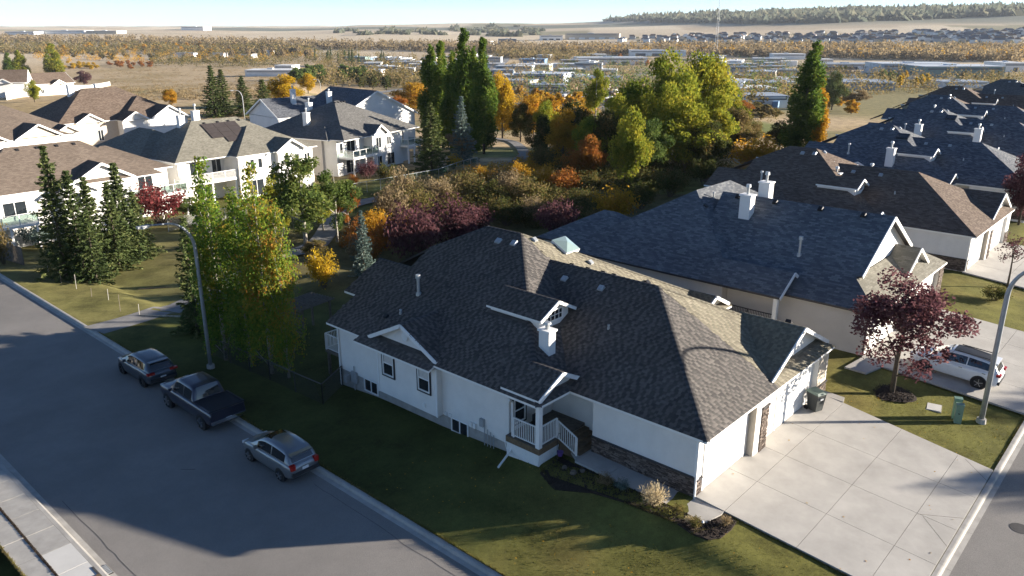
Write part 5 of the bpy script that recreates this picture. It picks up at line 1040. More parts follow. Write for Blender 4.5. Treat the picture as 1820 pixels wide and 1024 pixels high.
# grass blades on the lawns round the house
def blades(n, seed):
    r = np.random.default_rng(seed); out = []
    B = [(-.21, -2.02), (-2.05, -1.75), (-2.4, 3.5), (-3.0, 5.1), (-2.5, 6.3), (-1.0, 6.3), (-.08, -1.45)]
    R_ = [(-8.15, -2.1, -8.5, 8, 110), (-2.1, -.1, -8.5, -1.4, 120), (-2.1, 3, 22.5, 34, 50), (12.0, 18.95, -8.55, .2, 110), (32, 41.5, -8.5, -.5, 40)]
    gx = np.linspace(-8.2, 42, 252); gy = np.linspace(-8.6, 34.4, 216); Z = np.array([[near_z(x, y) for x in gx] for y in gy])
    for (x0, x1, y0, y1, den) in R_:
        m = int((x1 - x0) * (y1 - y0) * den); x = r.uniform(x0, x1, m); y = r.uniform(y0, y1, m); k = np.ones(m, bool)
        k &= ~((x > 12.0) & (x < 13.05 + (y + 1.1) * .145)); k &= ~((x > -.14) & (x < 12) & (y < 0))
        for i in np.where((x > -3.1) & (x < 0) & (y > -2.2) & (y < 6.4))[0]:
            if pip(x[i], y[i], B): k[i] = False
        k &= ~((x > 17.3) & (x < 19) & (y > -1.3)); k &= ~((np.hypot(x - 16.2, y + 2.75)) < 1.1) & ~((abs(x - 16.3) < .5) & (abs(y + 4.85) < .4))
        x, y = x[k], y[k]
        # thin, worn patches
        wv = np.sin(x * 1.7 + np.sin(y * 1.1)) * np.sin(y * 1.3 + np.sin(x * .7)); k = r.random(len(x)) < .72 + .28 * wv; x, y = x[k], y[k]
        fx = (x - gx[0]) / (gx[1] - gx[0]); fy = (y - gy[0]) / (gy[1] - gy[0]); i0 = fx.astype(int); j0 = fy.astype(int); fx -= i0; fy -= j0
        z = (Z[j0, i0] * (1 - fx) + Z[j0, i0 + 1] * fx) * (1 - fy) + (Z[j0 + 1, i0] * (1 - fx) + Z[j0 + 1, i0 + 1] * fx) * fy
        out.append(np.stack([x, y, z], 1))
    P = np.concatenate(out); m = len(P); an = r.uniform(0, 6.28, m); h = r.uniform(.025, .06, m); w = r.uniform(.011, .02, m); ln = r.normal(size=(m, 2)) * .035
    u = np.stack([np.cos(an), np.sin(an), np.zeros(m)], 1) * w[:, None]; t = P + np.stack([ln[:, 0], ln[:, 1], h], 1)
    V = np.stack([P - u, P + u, t], 1).reshape(-1, 3); o = npmesh('grass_blades', V, np.arange(3 * m).reshape(m, 3), M['lf_grass']); tag(o, 'short autumn grass on the lawns round the corner house', 'grass', kind='stuff')
blades(0, 5)

# fallen leaves on lawns, walk and driveway; ragged grass along the hard edges
def litter():
    r = np.random.default_rng(12); P = []
    for _ in range(900):
        x, y = r.uniform(-8, 18), r.uniform(-8.4, 12)
        if x > -2.2 and y > 0: continue
        P.append((x, y, (.08 * y + .032) if (-.05 < x < 11.7 and y < 0 ) else near_z(x, y) + .05))
    P = np.array(P); k = r.random(len(P)) < np.where((P[:, 0] > 0) & (P[:, 0] < 12), .12, .75); P = P[k]; V, F = quads(P, r.uniform(.025, .05, len(P)), r, .7, 4.); o = npmesh('fallen_leaves', V, F, M['lf_gold']); tag(o, 'scattered fallen leaves on the lawns and driveway', 'leaves', kind='stuff')
    E = []
    def edge(a, b, n):
        a, b = np.array(a), np.array(b); t = r.random(n)[:, None]; q = a + (b - a) * t + r.normal(size=(n, 2)) * .035; E.extend(q.tolist())
    edge((-.09, -1.5), (-.09, -8.5), 1600); edge((12.95, -1.1), (11.9, -8.5), 1700); edge((-8.17, -8), (-8.17, 40), 5200); edge((12.9, -8.58), (19, -8.58), 1200); edge((-8, -8.57), (-.1, -8.57), 800); edge((-2.2, 6.5), (-3, 5.1), 300); edge((-2.2, 2.1), (-2.06, -.4), 500); edge((-2.15, -1.1), (-.2, -2.05), 600); edge((-20.15, 8), (-20.15, 24), 1800); edge((18.95, -1.2), (18.95, -8.5), 1500)
    P = np.array([(x, y, (near_z(x, y) if x > -9 else -.9) + .0) for x, y in E]); m = len(P); an = r.uniform(0, 6.28, m); h = r.uniform(.04, .10, m); u = np.stack([np.cos(an), np.sin(an), np.zeros(m)], 1) * r.uniform(.01, .02, m)[:, None]; t = P + np.stack([r.normal(size=m) * .03, r.normal(size=m) * .03, h], 1)
    o = npmesh('edge_grass', np.stack([P - u, P + u, t], 1).reshape(-1, 3), np.arange(3 * m).reshape(m, 3), M['lf_grass']); tag(o, 'ragged grass along kerbs, walk and driveway edges', 'grass', kind='stuff')
litter()
# ------------------------------------------------------------------ vehicles
def paint(name, c, metal=.4, rough=.3): return mat(name, c, rough, .04, 2, metal=metal, spec=.5, coat=.6)
M['p_silver'] = paint('paint_silver_grey', (.19, .20, .21), .5); M['p_blue'] = paint('paint_dark_slate', (.05, .06, .075), .4); M['p_navy'] = paint('paint_navy', (.022, .024, .042), .3); M['p_white'] = paint('paint_white', (.72, .73, .74), .0)
M['tonneau'] = mat('tonneau_vinyl', (.02, .02, .024), .75, .2, 6); M['clad'] = mat('dark_cladding', (.03, .03, .032), .7, .15)
def interp(S, y, k):
    """smooth curve through the stations"""
    S = sorted(S); n = len(S)
    if y <= S[0][0]: return S[0][k]
    for i in range(n - 1):
        if y <= S[i + 1][0]:
            a, b = S[i], S[i + 1]; h = b[0] - a[0]; t = (y - a[0]) / h; d = (b[k] - a[k]) / h
            def sl(j):
                if j == 0 or j == n - 1: return d
                p, q, r_ = S[j - 1], S[j], S[j + 1]; d0, d1 = (q[k] - p[k]) / (q[0] - p[0]), (r_[k] - q[k]) / (r_[0] - q[0])
                return 0. if d0 * d1 <= 0 else 2 * d0 * d1 / (d0 + d1)
            m0, m1 = sl(i) * h, sl(i + 1) * h
            return (2 * t ** 3 - 3 * t * t + 1) * a[k] + (t ** 3 - 2 * t * t + t) * m0 + (-2 * t ** 3 + 3 * t * t) * b[k] + (t ** 3 - t * t) * m1
    return S[-1][k]
def vehicle(name, label, loc, rz, body, cab, pm, wheels, wr, group=None, roofm=None, sides=(), bed=None, rim='rim', cat='car', clad=False, z_lamp=.85, plate=.78, spoiler=False, sunroof=False, rails=False, tail_w=.3, tail_h=.16, simple=False):
    V = empty(name, loc, rz, label, cat, group); P = M[pm]
    def sect(y):
        zb, zt, hw = (interp(body, y, k) for k in (1, 2, 3)); h = zt - zb
        return [(0, zb), (hw * .80, zb), (hw * .93, zb + h * .07), (hw * .975, zb + h * .22), (hw, zb + h * .48), (hw * .985, zb + h * .72), (hw * .95, zb + h * .90), (hw * .88, zb + h * .985), (hw * .74, zt + .012), (hw * .4, zt + .04), (0, zt + .05)]
    ys = sorted(set([s[0] for s in body] + [lerp(body[0][0], body[-1][0], i / 40) for i in range(41)])); b = MB(); pts = []; n = 17
    for y in ys:
        s = sect(y); pts += [(x, y, z) for x, z in s] + [(-x, y, z) for x, z in s[-2:0:-1]]
    n = len(pts) // len(ys); f = [(i * n + j, i * n + (j + 1) % n, (i + 1) * n + (j + 1) % n, (i + 1) * n + j) for i in range(len(ys) - 1) for j in range(n)]
    f = [q[::-1] for q in f]; f += [tuple(range(n)), tuple(range((len(ys) - 1) * n, len(ys) * n))[::-1]]; b.faces(pts, [q[::-1] for q in f]); bo = b.build('body', P, V, True)
    # cabin: stations (y, roof z, half width at roof)
    def csec(y):
        zr = interp(cab, y, 1); ht = interp(cab, y, 2); zb = interp(body, y, 2) - .01; hb = interp(body, y, 3) * .9; zr = max(zr, zb + .002); k = min(1, (zr - zb) / .35); ht = lerp(hb, ht, k)
        return [(hb, zb), (lerp(hb, ht, .88), lerp(zb, zr, .86)), (ht * .9, lerp(zb, zr, .985)), (ht * .45, zr + .015 * k), (0, zr + .022 * k)]
    cy = sorted(set([c[0] for c in cab] + [lerp(cab[0][0], cab[-1][0], i / 30) for i in range(31)])); pts = []
    for y in cy: s = csec(y); pts += [(x, y, z) for x, z in s] + [(-x, y, z) for x, z in s[-2::-1]]
    n = 9; f = [(i * n + j, i * n + j + 1, (i + 1) * n + j + 1, (i + 1) * n + j) for i in range(len(cy) - 1) for j in range(n - 1)]; b = MB(); b.faces(pts, [q for q in f]); b.build('cabin', P, V, True)
    y0, y1 = cab[0][0], cab[-1][0]; yr, yf = cab[1][0], cab[-2][0]
    if roofm:
        b = MB(); ya = [lerp(yr + .06, yf - .03, i / 6) for i in range(7)]; q = []
        for y in ya: s = csec(y); q += [(x, y, z + .008) for x, z in s[2:]] + [(-x, y, z + .008) for x, z in s[-2:1:-1]]
        b.faces(q, [(i * 5 + j, i * 5 + j + 1, (i + 1) * 5 + j + 1, (i + 1) * 5 + j) for i in range(6) for j in range(4)]); b.build('roof_panel', M[roofm], V, True)
    def screen(ya, yb, nm, fx=.80):
        b = MB(); q = []
        for t in (.10, .5, .93):
            y = lerp(ya, yb, t); s = csec(y); top = s[4][1]; w = s[2][0] * fx * 1.1
            for k in (-1, -.5, 0, .5, 1): x = w * k; z = lerp(s[4][1], s[2][1], abs(k) ** 2 * .8); q.append((x, y + (.012 if ya > yb else -.012), z + .012))
        b.faces(q, [(i * 5 + j, i * 5 + j + 1, (i + 1) * 5 + j + 1, (i + 1) * 5 + j) for i in range(2) for j in range(4)]); b.build(nm, M['car_glass'], V, True)
    screen(y1, yf, 'windscreen'); screen(y0, yr, 'rear_window')
    for sg in (-1, 1):
        for (a, c) in sides:
            b = MB(); q = []
            for i in range(5):
                y = lerp(a, c, i / 4); s = csec(y); lo, hi = s[0], s[1]
                for t in (.12, .93): q.append((sg * (lerp(lo[0], hi[0], t) + .010), y, lerp(lo[1], hi[1], t)))
            b.faces(q, [(2 * i, 2 * i + 1, 2 * i + 3, 2 * i + 2) for i in range(4)]); b.build('side_window', M['car_glass'], V)
            if not simple:
                w = interp(body, (a + c) / 2, 3); zt = interp(body, a, 2); MB().box(sg * w * .985 - .012, sg * w * .985 + .012, a + .12, a + .30, zt - .17, zt - .14).build('door_handle', M['chrome'], V)
        if not simple:
            w = interp(body, yf, 3); zt = interp(body, yf, 2); MB().box(sg * (w + .03) - .09, sg * (w + .03) + .09, yf + .38, yf + .5, zt + .0, zt + .15).build('mirror', P, V)
    Lr, Lf = body[0][0], body[-1][0]; hwR, hwF = interp(body, Lr + .1, 3), interp(body, Lf - .1, 3)
    for sg in (-1, 1):
        zt = interp(body, Lr + .12, 2); b = MB(); b.box(sg * hwR * .80 - tail_w / 2 + (.02 if sg > 0 else -.02), sg * hwR * .80 + tail_w / 2 + (.02 if sg > 0 else -.02), Lr - .012, Lr + .20, z_lamp, z_lamp + tail_h); b.build('tail_light', M['red_lamp'], V)
        zf = interp(body, Lf - .15, 2); MB().box(sg * hwF * .72 - .17, sg * hwF * .72 + .17, Lf - .2, Lf + .006, zf - .16, zf - .03).build('headlight', M['clear_lamp'], V)
    MB().box(-.16, .16, Lr - .02, Lr, plate, plate + .13).build('licence_plate', M['plate'], V)
    zb = interp(body, Lr, 1); MB().box(-hwR * .95, hwR * .95, Lr - .05, Lr + .25, zb, zb + .17).build('rear_bumper', M['clad'] if not bed else M['chrome'], V)
    if spoiler: s = csec(yr); MB().box(-s[2][0], s[2][0], yr - .22, yr + .08, s[4][1] - .045, s[4][1] + .012).build('spoiler', P, V)
    if sunroof: s = csec(.1); MB().box(-.42, .42, -.15, .35, s[4][1] - .02, s[4][1] + .012).build('sunroof', M['car_glass'], V)
    if rails:
        for sg in (-1, 1): s = csec(0); MB().bar((sg * s[2][0] * .97, yr + .2, s[2][1] + .07), (sg * s[2][0] * .97, yf - .2, s[2][1] + .05), .04, .04).build('roof_rail', M['black'], V)
    if bed:
        (a, c, z) = bed; hw = interp(body, (a + c) / 2, 3); MB().box(-hw * .88, hw * .88, a, c, z, z + .05).build('bed_cover', M['tonneau'], V)
        for sg in (-1, 1): MB().bar((sg * hw * .93, a, z + .055), (sg * hw * .93, c, z + .055), .1, .05).build('bed_rail', P, V)
        MB().box(-hw * .9, hw * .9, Lr - .015, Lr + .05, .72, z + .03).build('tailgate', P, V)
    tw = .22
    for y in wheels:
        for sg in (-1, 1):
            hw = interp(body, y, 3); x = sg * (hw - tw * .42); ar = MB().tube([(sg * (hw * .8), y, wr), (sg * (hw + .004), y, wr)], wr * 1.14, 24).build('wheel_arch', M['clad'] if clad else M['black'], V)
            w = MB().tube([(x - tw / 2, y, wr), (x - tw / 2 + .03, y, wr), (x + tw / 2 - .03, y, wr), (x + tw / 2, y, wr)], [wr * .93, wr, wr, wr * .93], 24).build('wheel', M['tyre'], V)
            xr = x + sg * (tw / 2 + .004); b = MB(); b.tube([(xr - sg * .03, y, wr), (xr, y, wr)], [wr * .62, wr * .66], 20)
            b.build('rim', M['rim_d'], w); b = MB()
            for k in range(5): a = 6.283 * k / 5 + .3; b.bar((xr + sg * .006, y, wr), (xr + sg * .006, y + wr * .62 * math.cos(a), wr + wr * .62 * math.sin(a)), .02, wr * .3, up=(1, 0, 0))
            b.build('spokes', M[rim], w)
    return V
RZ = -1.04
hatch_b = [(-2.14, .42, .74, .56), (-2.08, .32, .86, .70), (-1.9, .26, .96, .80), (-1.5, .22, .99, .845), (0, .20, .95, .85), (.9, .20, .95, .85), (1.4, .21, .89, .84), (1.8, .24, .79, .79), (2.05, .30, .68, .68), (2.15, .40, .58, .5)]
hatch_c = [(-1.98, .97, .68), (-1.74, 1.34, .62), (-1.5, 1.47, .61), (-.5, 1.545, .61), (.1, 1.50, .60), (1.25, .93, .64)]
vehicle('hatchback_car', 'silver grey hatchback parked nearest the camera at the kerb', (-9.2, 16.62, RZ), 0, hatch_b, hatch_c, 'p_silver', (-1.32, 1.28), .305, group='cars parked along the side street', sides=((-1.62, -.60), (-.54, .62)), sunroof=True, tail_h=.26, tail_w=.22, z_lamp=.72, plate=.62, spoiler=True)
cross_b = [(-2.21, .44, .78, .60), (-2.15, .33, .90, .76), (-1.95, .27, 1.0, .86), (-1.5, .23, 1.03, .905), (0, .21, .99, .91), (.95, .21, .98, .91), (1.5, .22, .93, .895), (1.9, .26, .83, .83), (2.12, .32, .72, .72), (2.22, .42, .60, .52)]
cross_c = [(-2.1, 1.0, .70), (-1.72, 1.46, .62), (-1.2, 1.53, .62), (-.3, 1.56, .62), (.2, 1.52, .61), (1.25, .99, .66)]
vehicle('hatchback_car', 'dark slate hatchback with black wheels parked farthest up the side street', (-8.95, 31.1, RZ), 0, cross_b, cross_c, 'p_blue', (-1.36, 1.36), .335, group='cars parked along the side street', sides=((-1.6, -.60), (-.54, .66)), rim='rim_d', spoiler=True, z_lamp=.86, plate=.55, tail_w=.42, tail_h=.12)
truck_b = [(-2.9, .55, 1.12, .93), (-2.8, .42, 1.16, .985), (-1.9, .38, 1.17, 1.0), (-.6, .38, 1.18, 1.0), (1.3, .38, 1.20, 1.0), (2.0, .39, 1.16, .99), (2.5, .42, 1.09, .96), (2.8, .47, .98, .88), (2.91, .56, .84, .76)]
truck_c = [(-1.02, 1.18, .82), (-.8, 1.84, .72), (-.4, 1.92, .72), (.5, 1.93, .72), (.75, 1.90, .71), (1.6, 1.18, .78)]
vehicle('pickup_truck', 'navy crew-cab pickup truck with black bed cover between the two parked hatchbacks', (-9.05, 24.35, RZ), 0, truck_b, truck_c, 'p_navy', (-1.85, 1.82), .40, group='cars parked along the side street', sides=((-.78, -.0), (.06, 1.05)), bed=(-2.82, -1.08, 1.19), z_lamp=.85, plate=.60, tail_w=.12, tail_h=.28, cat='truck')
suv_b = [(-2.29, .48, .88, .62), (-2.22, .36, .99, .79), (-2.0, .28, 1.08, .89), (-1.5, .24, 1.11, .93), (0, .23, 1.06, .935), (.95, .23, 1.05, .935), (1.6, .24, .99, .91), (2.0, .28, .89, .85), (2.2, .35, .78, .73), (2.3, .46, .66, .54)]
suv_c = [(-2.18, 1.08, .72), (-1.78, 1.56, .65), (-1.2, 1.64, .65), (-.3, 1.68, .65), (.25, 1.64, .64), (1.35, 1.05, .70)]
vehicle('white_suv', 'white SUV with dark roof parked on the neighbour\'s driveway beyond the lamp post', (21.15, -4.55, -.32), R(1), suv_b, suv_c, 'p_white', (-1.38, 1.38), .36, sides=((-1.72, -.62), (-.56, .7)), roofm='black', clad=True, spoiler=True, rails=True, z_lamp=.95, plate=.7, tail_w=.36, tail_h=.13)
bpy.data.objects['white_suv'].rotation_euler[0] = R(4.3)
q = gnd(228, 236); vehicle('parked_car', 'white car on the driveway of the far brown hip-roofed house', q, R(70), suv_b, suv_c, 'p_white', (-1.38, 1.38), .36, sides=((-1.5, -.62), (-.52, .55)), simple=True)
q = gnd(262, 233); vehicle('parked_car', 'dark pickup on the driveway of the far brown hip-roofed house', q, R(100), truck_b, truck_c, 'p_navy', (-1.85, 1.82), .40, sides=((-.72, -.02), (.08, .95)), bed=(-2.82, -1.08, 1.19), simple=True)

# ------------------------------------------------------------------ street furniture
def lamp_post(loc, h, arm, rz, label, group='curved street lamps', r=.11, pitch_arm=1.1):
    L = empty('street_lamp', loc, rz, label, 'street lamp', group)
    MB().tube([(0, 0, 0), (0, 0, .25)], [.24, .22], 12).build('base', M['conc2'], L)
    P = [(0, 0, .2), (0, 0, h * .5), (0, 0, h - pitch_arm * 1.6)]; n = 10
    for i in range(1, n + 1):
        t = i / n * math.pi / 2; P.append((arm * .62 * (1 - math.cos(t)), 0, h - pitch_arm * 1.6 + pitch_arm * 1.6 * math.sin(t)))
    P.append((arm, 0, h + .08)); k = len(P); MB().tube(P, [lerp(r, .045, i / (k - 1)) for i in range(k)], 10).build('pole', M['pole'], L, True)
    hd = MB().box(arm - .1, arm + .55, -.13, .13, h + .0, h + .12).build('lamp_head', M['pole'], L); MB().box(arm, arm + .42, -.1, .1, h - .04, h).build('lens', M['clear_lamp'], hd); return L
lamp_post((-6.0, 29.15, near_z(-6, 29.15)), 9.15, 2.5, R(180), 'tall curved street lamp beside the dark spruce and parked cars')
lamp_post((16.5, -7.03, near_z(16.5, -7.03)), 8.6, 2.6, R(-90), 'grey curved lamp post beside the white SUV at the right edge', r=.13)
for (px, pb, h, rz, lab) in ((221, 238, 8.5, 170, 'slim lamp post in front of the far white garages'), (437, 232, 8.5, 165, 'slim lamp post behind the solar-panelled roof'), (572, 188, 9, 165, 'slim lamp post rising behind the black-grey roof')):
    lamp_post(gnd(px, pb), h, 1.8, R(rz), lab, r=.09)
def fence(pts, h, label, m='fence_rail', step=2.4, wire=None, name='chainlink_fence'):
    e = empty(name, pts[0], 0, label, 'fence'); o = Vector(pts[0])
    for a, b in zip(pts, pts[1:]):
        a, b = Vector(a), Vector(b); L = (b - a).length; n = max(1, round(L / step))
        for i in range(n + 1): p = a + (b - a) * i / n; p.z = ground(p.x, p.y); MB().tube([p - o - Vector((0, 0, .2)), p - o + Vector((0, 0, h))], .035, 6).build('post', M[m], e)
        for i in range(n):
            p, q = a + (b - a) * i / n, a + (b - a) * (i + 1) / n; p.z = ground(p.x, p.y); q.z = ground(q.x, q.y)
            MB().tube([p - o + Vector((0, 0, h - .03)), q - o + Vector((0, 0, h - .03))], .028, 6).build('rail', M[m], e)
            w = MB(); d = (q - p); k = 0
            while k < 22:
                t0 = k / 22; 
                for s in (1, -1):
                    t1 = t0 + s * h / d.length * .5
                    u0, u1 = (t0, 0.), (t1, h)
                    if t1 > 1: u1 = (1, h * (1 - t0) / (t1 - t0))
                    if t1 < 0: u1 = (0, h * (0 - t0) / (t1 - t0))
                    A = p + d * u0[0] - o + Vector((0, 0, .03)); B = p + d * u1[0] - o + Vector((0, 0, u1[1])); w.bar(A, B, .008, .008)
                k += 1
            ww = w.build('wire_mesh', M[wire or m], e); ww['kind'] = 'stuff'
    return e
fence([(-4.9, 31.0, 0), (-4.55, 25, 0), (-4.4, 20.0, 0), (-2.1, 21.4, 0)], 1.25, 'dark chain-link fence and gate round the side yard by the aspens', m='gutter_dark')
q = [gnd(628, 346), gnd(700, 333), gnd(780, 318), gnd(812, 306), gnd(848, 296)]; fence(q, 1.5, 'green chain-link fence with pale top rail behind the balcony house', wire='fence_green')
q = [gnd(300, 412), gnd(360, 398), gnd(440, 384)]; fence(q, 1.4, 'pale-railed chain-link fence below the upper deck')
def board_fence(a, b, h, label):
    e = empty('board_fence', a, 0, label, 'fence'); d = b - a; L = d.length; n = int(L / .3)
    for i in range(n):
        p, q = d * (i / n), d * ((i + .9) / n); z0 = ground(a.x + p.x, a.y + p.y) - a.z; MB().bar((p.x, p.y, z0 + h / 2), (q.x, q.y, z0 + h / 2), .03, h).build('board', M['wood_grey'], e)
board_fence(gnd(-10, 452), gnd(44, 472), 1.7, 'weathered board fence below the glass deck at the left edge')
# slatted pergola in the shaded yard
e = empty('pergola', (.6, 29.2, ground(.6, 29.2)), R(8), 'dark slatted pergola in the shaded yard behind the aspens', 'pergola')
for x in (0, 2.4):
    for y in (0, 1.8): MB().box(x - .06, x + .06, y - .06, y + .06, -.2, 2.2).build('post', M['wood_grey'], e)
for k in range(9): MB().box(-.3, 2.7, -.2 + k * .27, -.12 + k * .27, 2.2, 2.3).build('slat', M['wood_grey'], e)
for k in range(8): MB().box(-.03, .03, 0, 1.8, .2 + k * .25, .32 + k * .25).build('side_slat', M['wood_grey'], e)
# wheeled bin at the right garage
e = empty('wheelie_bin', (10.95, -.62, -.03), R(-20), 'dark grey wheelie bin with greenish lid by the right garage door', 'bin')
b = MB(); b.faces([(-.24, -.26, .06), (.24, -.26, .06), (.24, .26, .06), (-.24, .26, .06), (-.31, -.36, 1.0), (.31, -.36, 1.0), (.31, .36, 1.0), (-.31, .36, 1.0)], [(3, 2, 1, 0), (4, 5, 6, 7), (0, 1, 5, 4), (1, 2, 6, 5), (2, 3, 7, 6), (3, 0, 4, 7)]); b.build('body', M['bin'], e)
b = MB(); b.faces([(-.33, -.39, 1.0), (.33, -.39, 1.0), (.33, .42, 1.0), (-.33, .42, 1.0), (-.28, -.3, 1.1), (.28, -.3, 1.1), (.28, .36, 1.12), (-.28, .36, 1.12)], [(3, 2, 1, 0), (4, 5, 6, 7), (0, 1, 5, 4), (1, 2, 6, 5), (2, 3, 7, 6), (3, 0, 4, 7)]); b.build('lid', M['bin_lid'], e)
for s in (-1, 1): MB().tube([(s * .27, .3, .13), (s * .33, .3, .13)], .13, 14).build('wheel', M['tyre'], e)
MB().bar((-.28, .44, .98), (.28, .44, .98), .04, .04).build('handle', M['bin'], e); MB().box(-.1, .1, -.375, -.355, .72, .8).build('sticker', M['plate'], e)
# utility pedestals and cover
for x, y, h, lab in ((15.55, -6.15, 1.05, 'left green utility pedestal by the lamp post'), (15.98, -5.95, 1.15, 'right green utility pedestal by the lamp post')):
    z = near_z(x, y); e = empty('utility_pedestal', (x, y, z), R(20), lab, 'utility box', 'green utility pedestals'); MB().box(-.14, .14, -.17, .17, -.1, h - .1).build('box', M['green_box'], e); MB().box(-.16, .16, -.19, .19, h - .1, h).build('lid', M['green_box'], e); MB().box(-.145, -.138, -.05, .05, h * .5, h * .55).build('latch', M['black'], e)
z = near_z(16.3, -4.85); e = empty('utility_cover', (16.3, -4.85, z), R(12), 'pale flat utility cover set in the lawn', 'cover'); MB().box(-.42, .42, -.32, .32, -.1, .05).build('slab', M['conc_new'], e); MB().box(-.47, .47, -.37, .37, -.1, .03).build('frame', M['conc2'], e)
# survey stakes in the park
for i, (px, py, hh) in enumerate(((87, 492, 1.0), (109, 503, 1.1), (136, 514, 1.2), (163, 528, .7), (193, 534, .9), (214, 554, 1.3), (248, 562, .9))):
    p = gnd(px, py); e = MB().bar((0, 0, -.1), (.05, .02, hh), .03, .03).build('survey_stake', M['wood_grey'] if i % 2 else M['found'], None, loc=p); tag(e, 'thin pale survey stake standing in the park grass', 'stake', 'survey stakes in the park grass')
p = gnd(278, 557); q2 = gnd(240, 565)
tag(MB().bar((0, 0, .06), (2.3, -3.2, .12), .09, .09).build('fallen_pole', M['bark_pale'], None, loc=gnd(247, 562)), 'thin pale pole lying on the grass by the footpath', 'pole')
tag(MB().bar((0, 0, .05), (2.0, -1.6, .08), .1, .08).build('grass_log', M['bark'], None, loc=gnd(246, 515)), 'dark log lying on the sunny park grass', 'log')
# solar path light and small planter by the porch
e = empty('path_light', (-1.65, -1.27, near_z(-1.65, -1.27)), 0, 'small black path light with white top in the garden bed', 'light'); MB().tube([(0, 0, 0), (0, 0, .35)], .012, 6).build('stake', M['black'], e); MB().tube([(0, 0, .34), (0, 0, .42)], [.06, .03], 10).build('head', M['plate'], e)
e = empty('flower_pot', (-1.55, 6.1, near_z(-1.55, 6.1)), 0, 'purple hanging pot on a crook beside the porch', 'pot'); MB().tube([(0, 0, 0), (0, 0, 1.35), (.1, 0, 1.5), (.22, 0, 1.4)], .012, 6).build('crook', M['black'], e); M['purple'] = mat('purple_pot', (.10, .05, .22), .5, .1); MB().tube([(.22, 0, .3), (.22, 0, .52)], [.1, .16], 12).build('pot', M['purple'], e)
# trees and a house stand across the front street, out of frame, and throw the long shadows over the kerb
for (x, y, h, w, lab) in ((38, -33.4, 8.6, 4.2, 'leafy tree across the front street, left of the pair'), (53.5, -37.3, 10, 8, 'leafy tree across the front street, right of the pair')):
    plant('broad1', 'leafy_tree', lab, 'tree', Vector((x, y, -.8)), h, w, 'ygreen')
# ------------------------------------------------------------------ the valley: works, lone trees, tree belts, far suburb
WC = dict(white=(.74, .73, .70), pale=(.55, .58, .60), blue=(.16, .27, .40), steel=(.34, .38, .42), tan=(.50, .42, .32), grey=(.36, .36, .36), dark=(.10, .11, .13), teal=(.20, .28, .27), brown=(.20, .13, .09))
for k, v in WC.items(): M['w_' + k] = mat('cladding_' + k, v, .6, .08, .2)
RB = R(-20)
def works(px0, px1, pb, h, dep, wallc, roofc, label, rz=None, doors=3, ridge=0., group='works in the valley', mono=False):
    c = gnd((px0 + px1) / 2, pb); D = (c - CAM).dot(FWD); w = (px1 - px0) * D / FPX; a = YAW - math.pi / 2 + (RB * .35 if rz is None else R(rz))
    f = Vector((math.cos(YAW), math.sin(YAW), 0)); o = empty('warehouse', (c.x, c.y, c.z), a, label, 'building', group); y0, y1 = 0, dep
    MB().box(-w / 2, w / 2, y0, y1, -3, h).build('wall', M['w_' + wallc], o)
    if ridge:
        r = MB(); m = (y0 + y1) / 2; r.faces([(-w / 2 - .5, y0 - .5, h), (w / 2 + .5, y0 - .5, h), (w / 2 + .5, m, h + ridge), (-w / 2 - .5, m, h + ridge), (w / 2 + .5, y1 + .5, h), (-w / 2 - .5, y1 + .5, h)], [(0, 1, 2, 3), (3, 2, 4, 5), (0, 3, 5), (1, 4, 2)]); r.build('roof', M['w_' + roofc], o)
    else:
        MB().box(-w / 2 - .3, w / 2 + .3, y0 - .3, y1 + .3, h, h + .6).build('roof', M['w_' + roofc], o)
        if w > 20: MB().box(-w * .1, w * .02, dep * .4, dep * .55, h + .6, h + 1.8).build('roof_unit', M['w_pale'], o)
    for k in range(doors):
        x = -w / 2 + w * (k + .7) / (doors + .4); MB().box(x - w * .09 / max(1, doors / 3), x + w * .09 / max(1, doors / 3), y0 - .12, y0, 0, min(h * .6, 4.5)).build('loading_door', M['w_white' if wallc not in ('white', 'pale') else 'w_dark'], o)
    MB().box(-w * .46, w * .46, y0 - .1, y0, h * .74, h * .86).build('window_strip', M['w_dark'], o)
    return o
